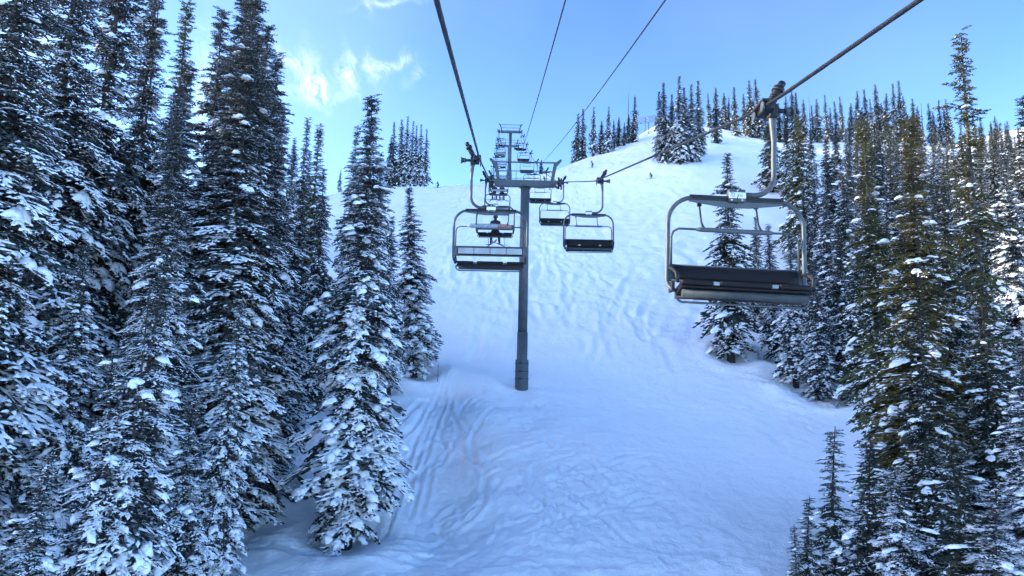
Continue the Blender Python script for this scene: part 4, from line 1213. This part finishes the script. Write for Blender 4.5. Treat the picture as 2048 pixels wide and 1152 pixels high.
def seated(chair, x, label, mat):
    """a rider sitting on a chair: origin under the hips on the cushion"""
    cl = chair.location
    e = empty('person', (cl.x + CX + x, cl.y + .24, cl.z - 2.90)); tag(e, label, 'person')
    J = {'pelvis': ((0, 0, .11), (.15, .13)), 'waist': ((0, -.03, .30), .14), 'chest': ((0, -.02, .52), (.17, .14)), 'neck': ((0, .01, .70), .06), 'head': ((0, .03, .80), .095), 'crown': ((0, .02, .93), .10),
         'shl': ((-.21, 0, .58), .085), 'ell': ((-.27, .16, .36), .065), 'hal': ((-.20, .42, .32), .05), 'shr': ((.21, 0, .58), .085), 'elr': ((.27, .16, .36), .065), 'har': ((.20, .42, .32), .05),
         'hil': ((-.11, .08, .09), .11), 'knl': ((-.20, .46, .08), .085), 'anl': ((-.24, .54, -.38), .075), 'tol': ((-.26, .72, -.46), .055),
         'hir': ((.11, .08, .09), .11), 'knr': ((.20, .46, .08), .085), 'anr': ((.22, .54, -.38), .075), 'tor': ((.24, .72, -.46), .055)}
    skin_body('body', J, BONES, mat, e)
    h = MB()
    bm = bmesh.new(); bmesh.ops.create_uvsphere(bm, u_segments=16, v_segments=10, radius=.135)
    h.add([Vector((v.co.x * .95, v.co.y * 1.1 + .015, max(v.co.z, -.05) + .88)) for v in bm.verts], [[v.index for v in f.verts] for f in bm.faces], True); bm.free()
    h.build('helmet', 'black_paint', e)
    f = MB().box((0, .115, .80), (.12, .05, .10), bevel=.02); f.build('face', 'skin', e)
    f = MB().box((0, .135, .86), (.17, .05, .07), bevel=.02); f.build('goggles', 'dark_steel', e)
    ski(e, (-.25, .62, -.54), R(28), R(-6)); ski(e, (.24, .62, -.54), R(-38), R(-4))
seated(ln_ch[1], .0, 'dark-clothed skier sitting on the second chair with skis dangling', 'jacket_black')
seated(ln_ch[3], -.42, 'dark-clothed rider on the fourth chair up, sitting on the left', 'jacket_black')
seated(ln_ch[3], .38, 'dark-clothed rider on the fourth chair up, sitting on the right', 'jacket_navy')
def standing(px, py, label, mat, crouch=0.0, rz=0.0):
    g = ground_hit(px, py)
    e = empty('person', g, rz); tag(e, label, 'person')
    k = 1 - crouch
    J = {'pelvis': ((0, -.12 - .2 * crouch, .88 * k), (.16, .13)), 'waist': ((0, -.08, 1.05 * k), .14), 'chest': ((0, .05, 1.28 * k + .02), (.18, .14)), 'neck': ((0, .12, 1.46 * k + .03), .06), 'head': ((0, .16, 1.56 * k + .04), .095), 'crown': ((0, .16, 1.70 * k + .05), .10),
         'shl': ((-.21, .07, 1.36 * k), .085), 'ell': ((-.34, .16, 1.12 * k), .065), 'hal': ((-.34, .42, 1.05 * k), .05), 'shr': ((.21, .07, 1.36 * k), .085), 'elr': ((.34, .16, 1.12 * k), .065), 'har': ((.34, .42, 1.05 * k), .05),
         'hil': ((-.11, -.1, .84 * k), .11), 'knl': ((-.15, .12 + .1 * crouch, .48 * k), .085), 'anl': ((-.16, -.02, .13), .075), 'tol': ((-.16, .18, .08), .055),
         'hir': ((.11, -.1, .84 * k), .11), 'knr': ((.15, .12 + .1 * crouch, .48 * k), .085), 'anr': ((.16, -.02, .13), .075), 'tor': ((.16, .18, .08), .055)}
    skin_body('body', J, BONES, mat, e)
    h = MB(); bm = bmesh.new(); bmesh.ops.create_uvsphere(bm, u_segments=14, v_segments=8, radius=.135)
    h.add([Vector((v.co.x * .95, v.co.y * 1.1 + .15, max(v.co.z, -.05) + 1.65 * k + .05)) for v in bm.verts], [[v.index for v in f.verts] for f in bm.faces], True); bm.free()
    h.build('helmet', 'black_paint', e)
    MB().box((0, .25, 1.58 * k + .03), (.12, .05, .12), bevel=.02).build('face', 'skin', e)
    ski(e, (-.16, .1, .02), 0, 0); ski(e, (.16, .1, .02), 0, 0)
    for s in (-1, 1): MB().tube([(s * .34, .44, 1.05 * k), (s * .45, .1, .05)], .01, 5).build('pole', 'dark_steel', e)
standing(1303, 358, 'skier in black crouching alone on the open slope below the spruce clump', 'jacket_black', .42, R(80))
standing(876, 376, 'tiny skier in black on the crest left of the lift', 'jacket_black', .3, R(70))
standing(1089, 366, 'tiny skier in black just above the tower crossarm', 'jacket_black', .35, R(120))
standing(1185, 336, 'tiniest dark skier on the sunlit upper slope under the shoulder trees', 'jacket_navy', .2, R(60))

# ------------------------------------------------------------------ slatted frame on the hilltop
g0 = ground_hit(1290, 268)
e = empty('snow_fence', g0); tag(e, 'grey slatted steel frame leaning on posts on the hilltop', 'snow fence')
W_, D_ = 7.2, 5.0
def fp(u, v): return Vector((-W_ / 2 + W_ * u, -1.0 + v * D_, 3.2 + 3.4 * v - 1.4 * (1 - u)))
for k in range(5): MB().tube([fp(0, k / 4), fp(1, k / 4)], .06, 6).build('rail', 'weathered_wood', e)
for u in (0.02, .34, .67, .98): MB().tube([fp(u, 0), fp(u, 1)], .08, 6).build('rafter', 'weathered_wood', e)
for u in (.15, .6, .95):
    for v in (0, .95): MB().tube([fp(u, v), (fp(u, v).x, fp(u, v).y, -3.0)], .11, 6).build('post', 'weathered_wood', e)
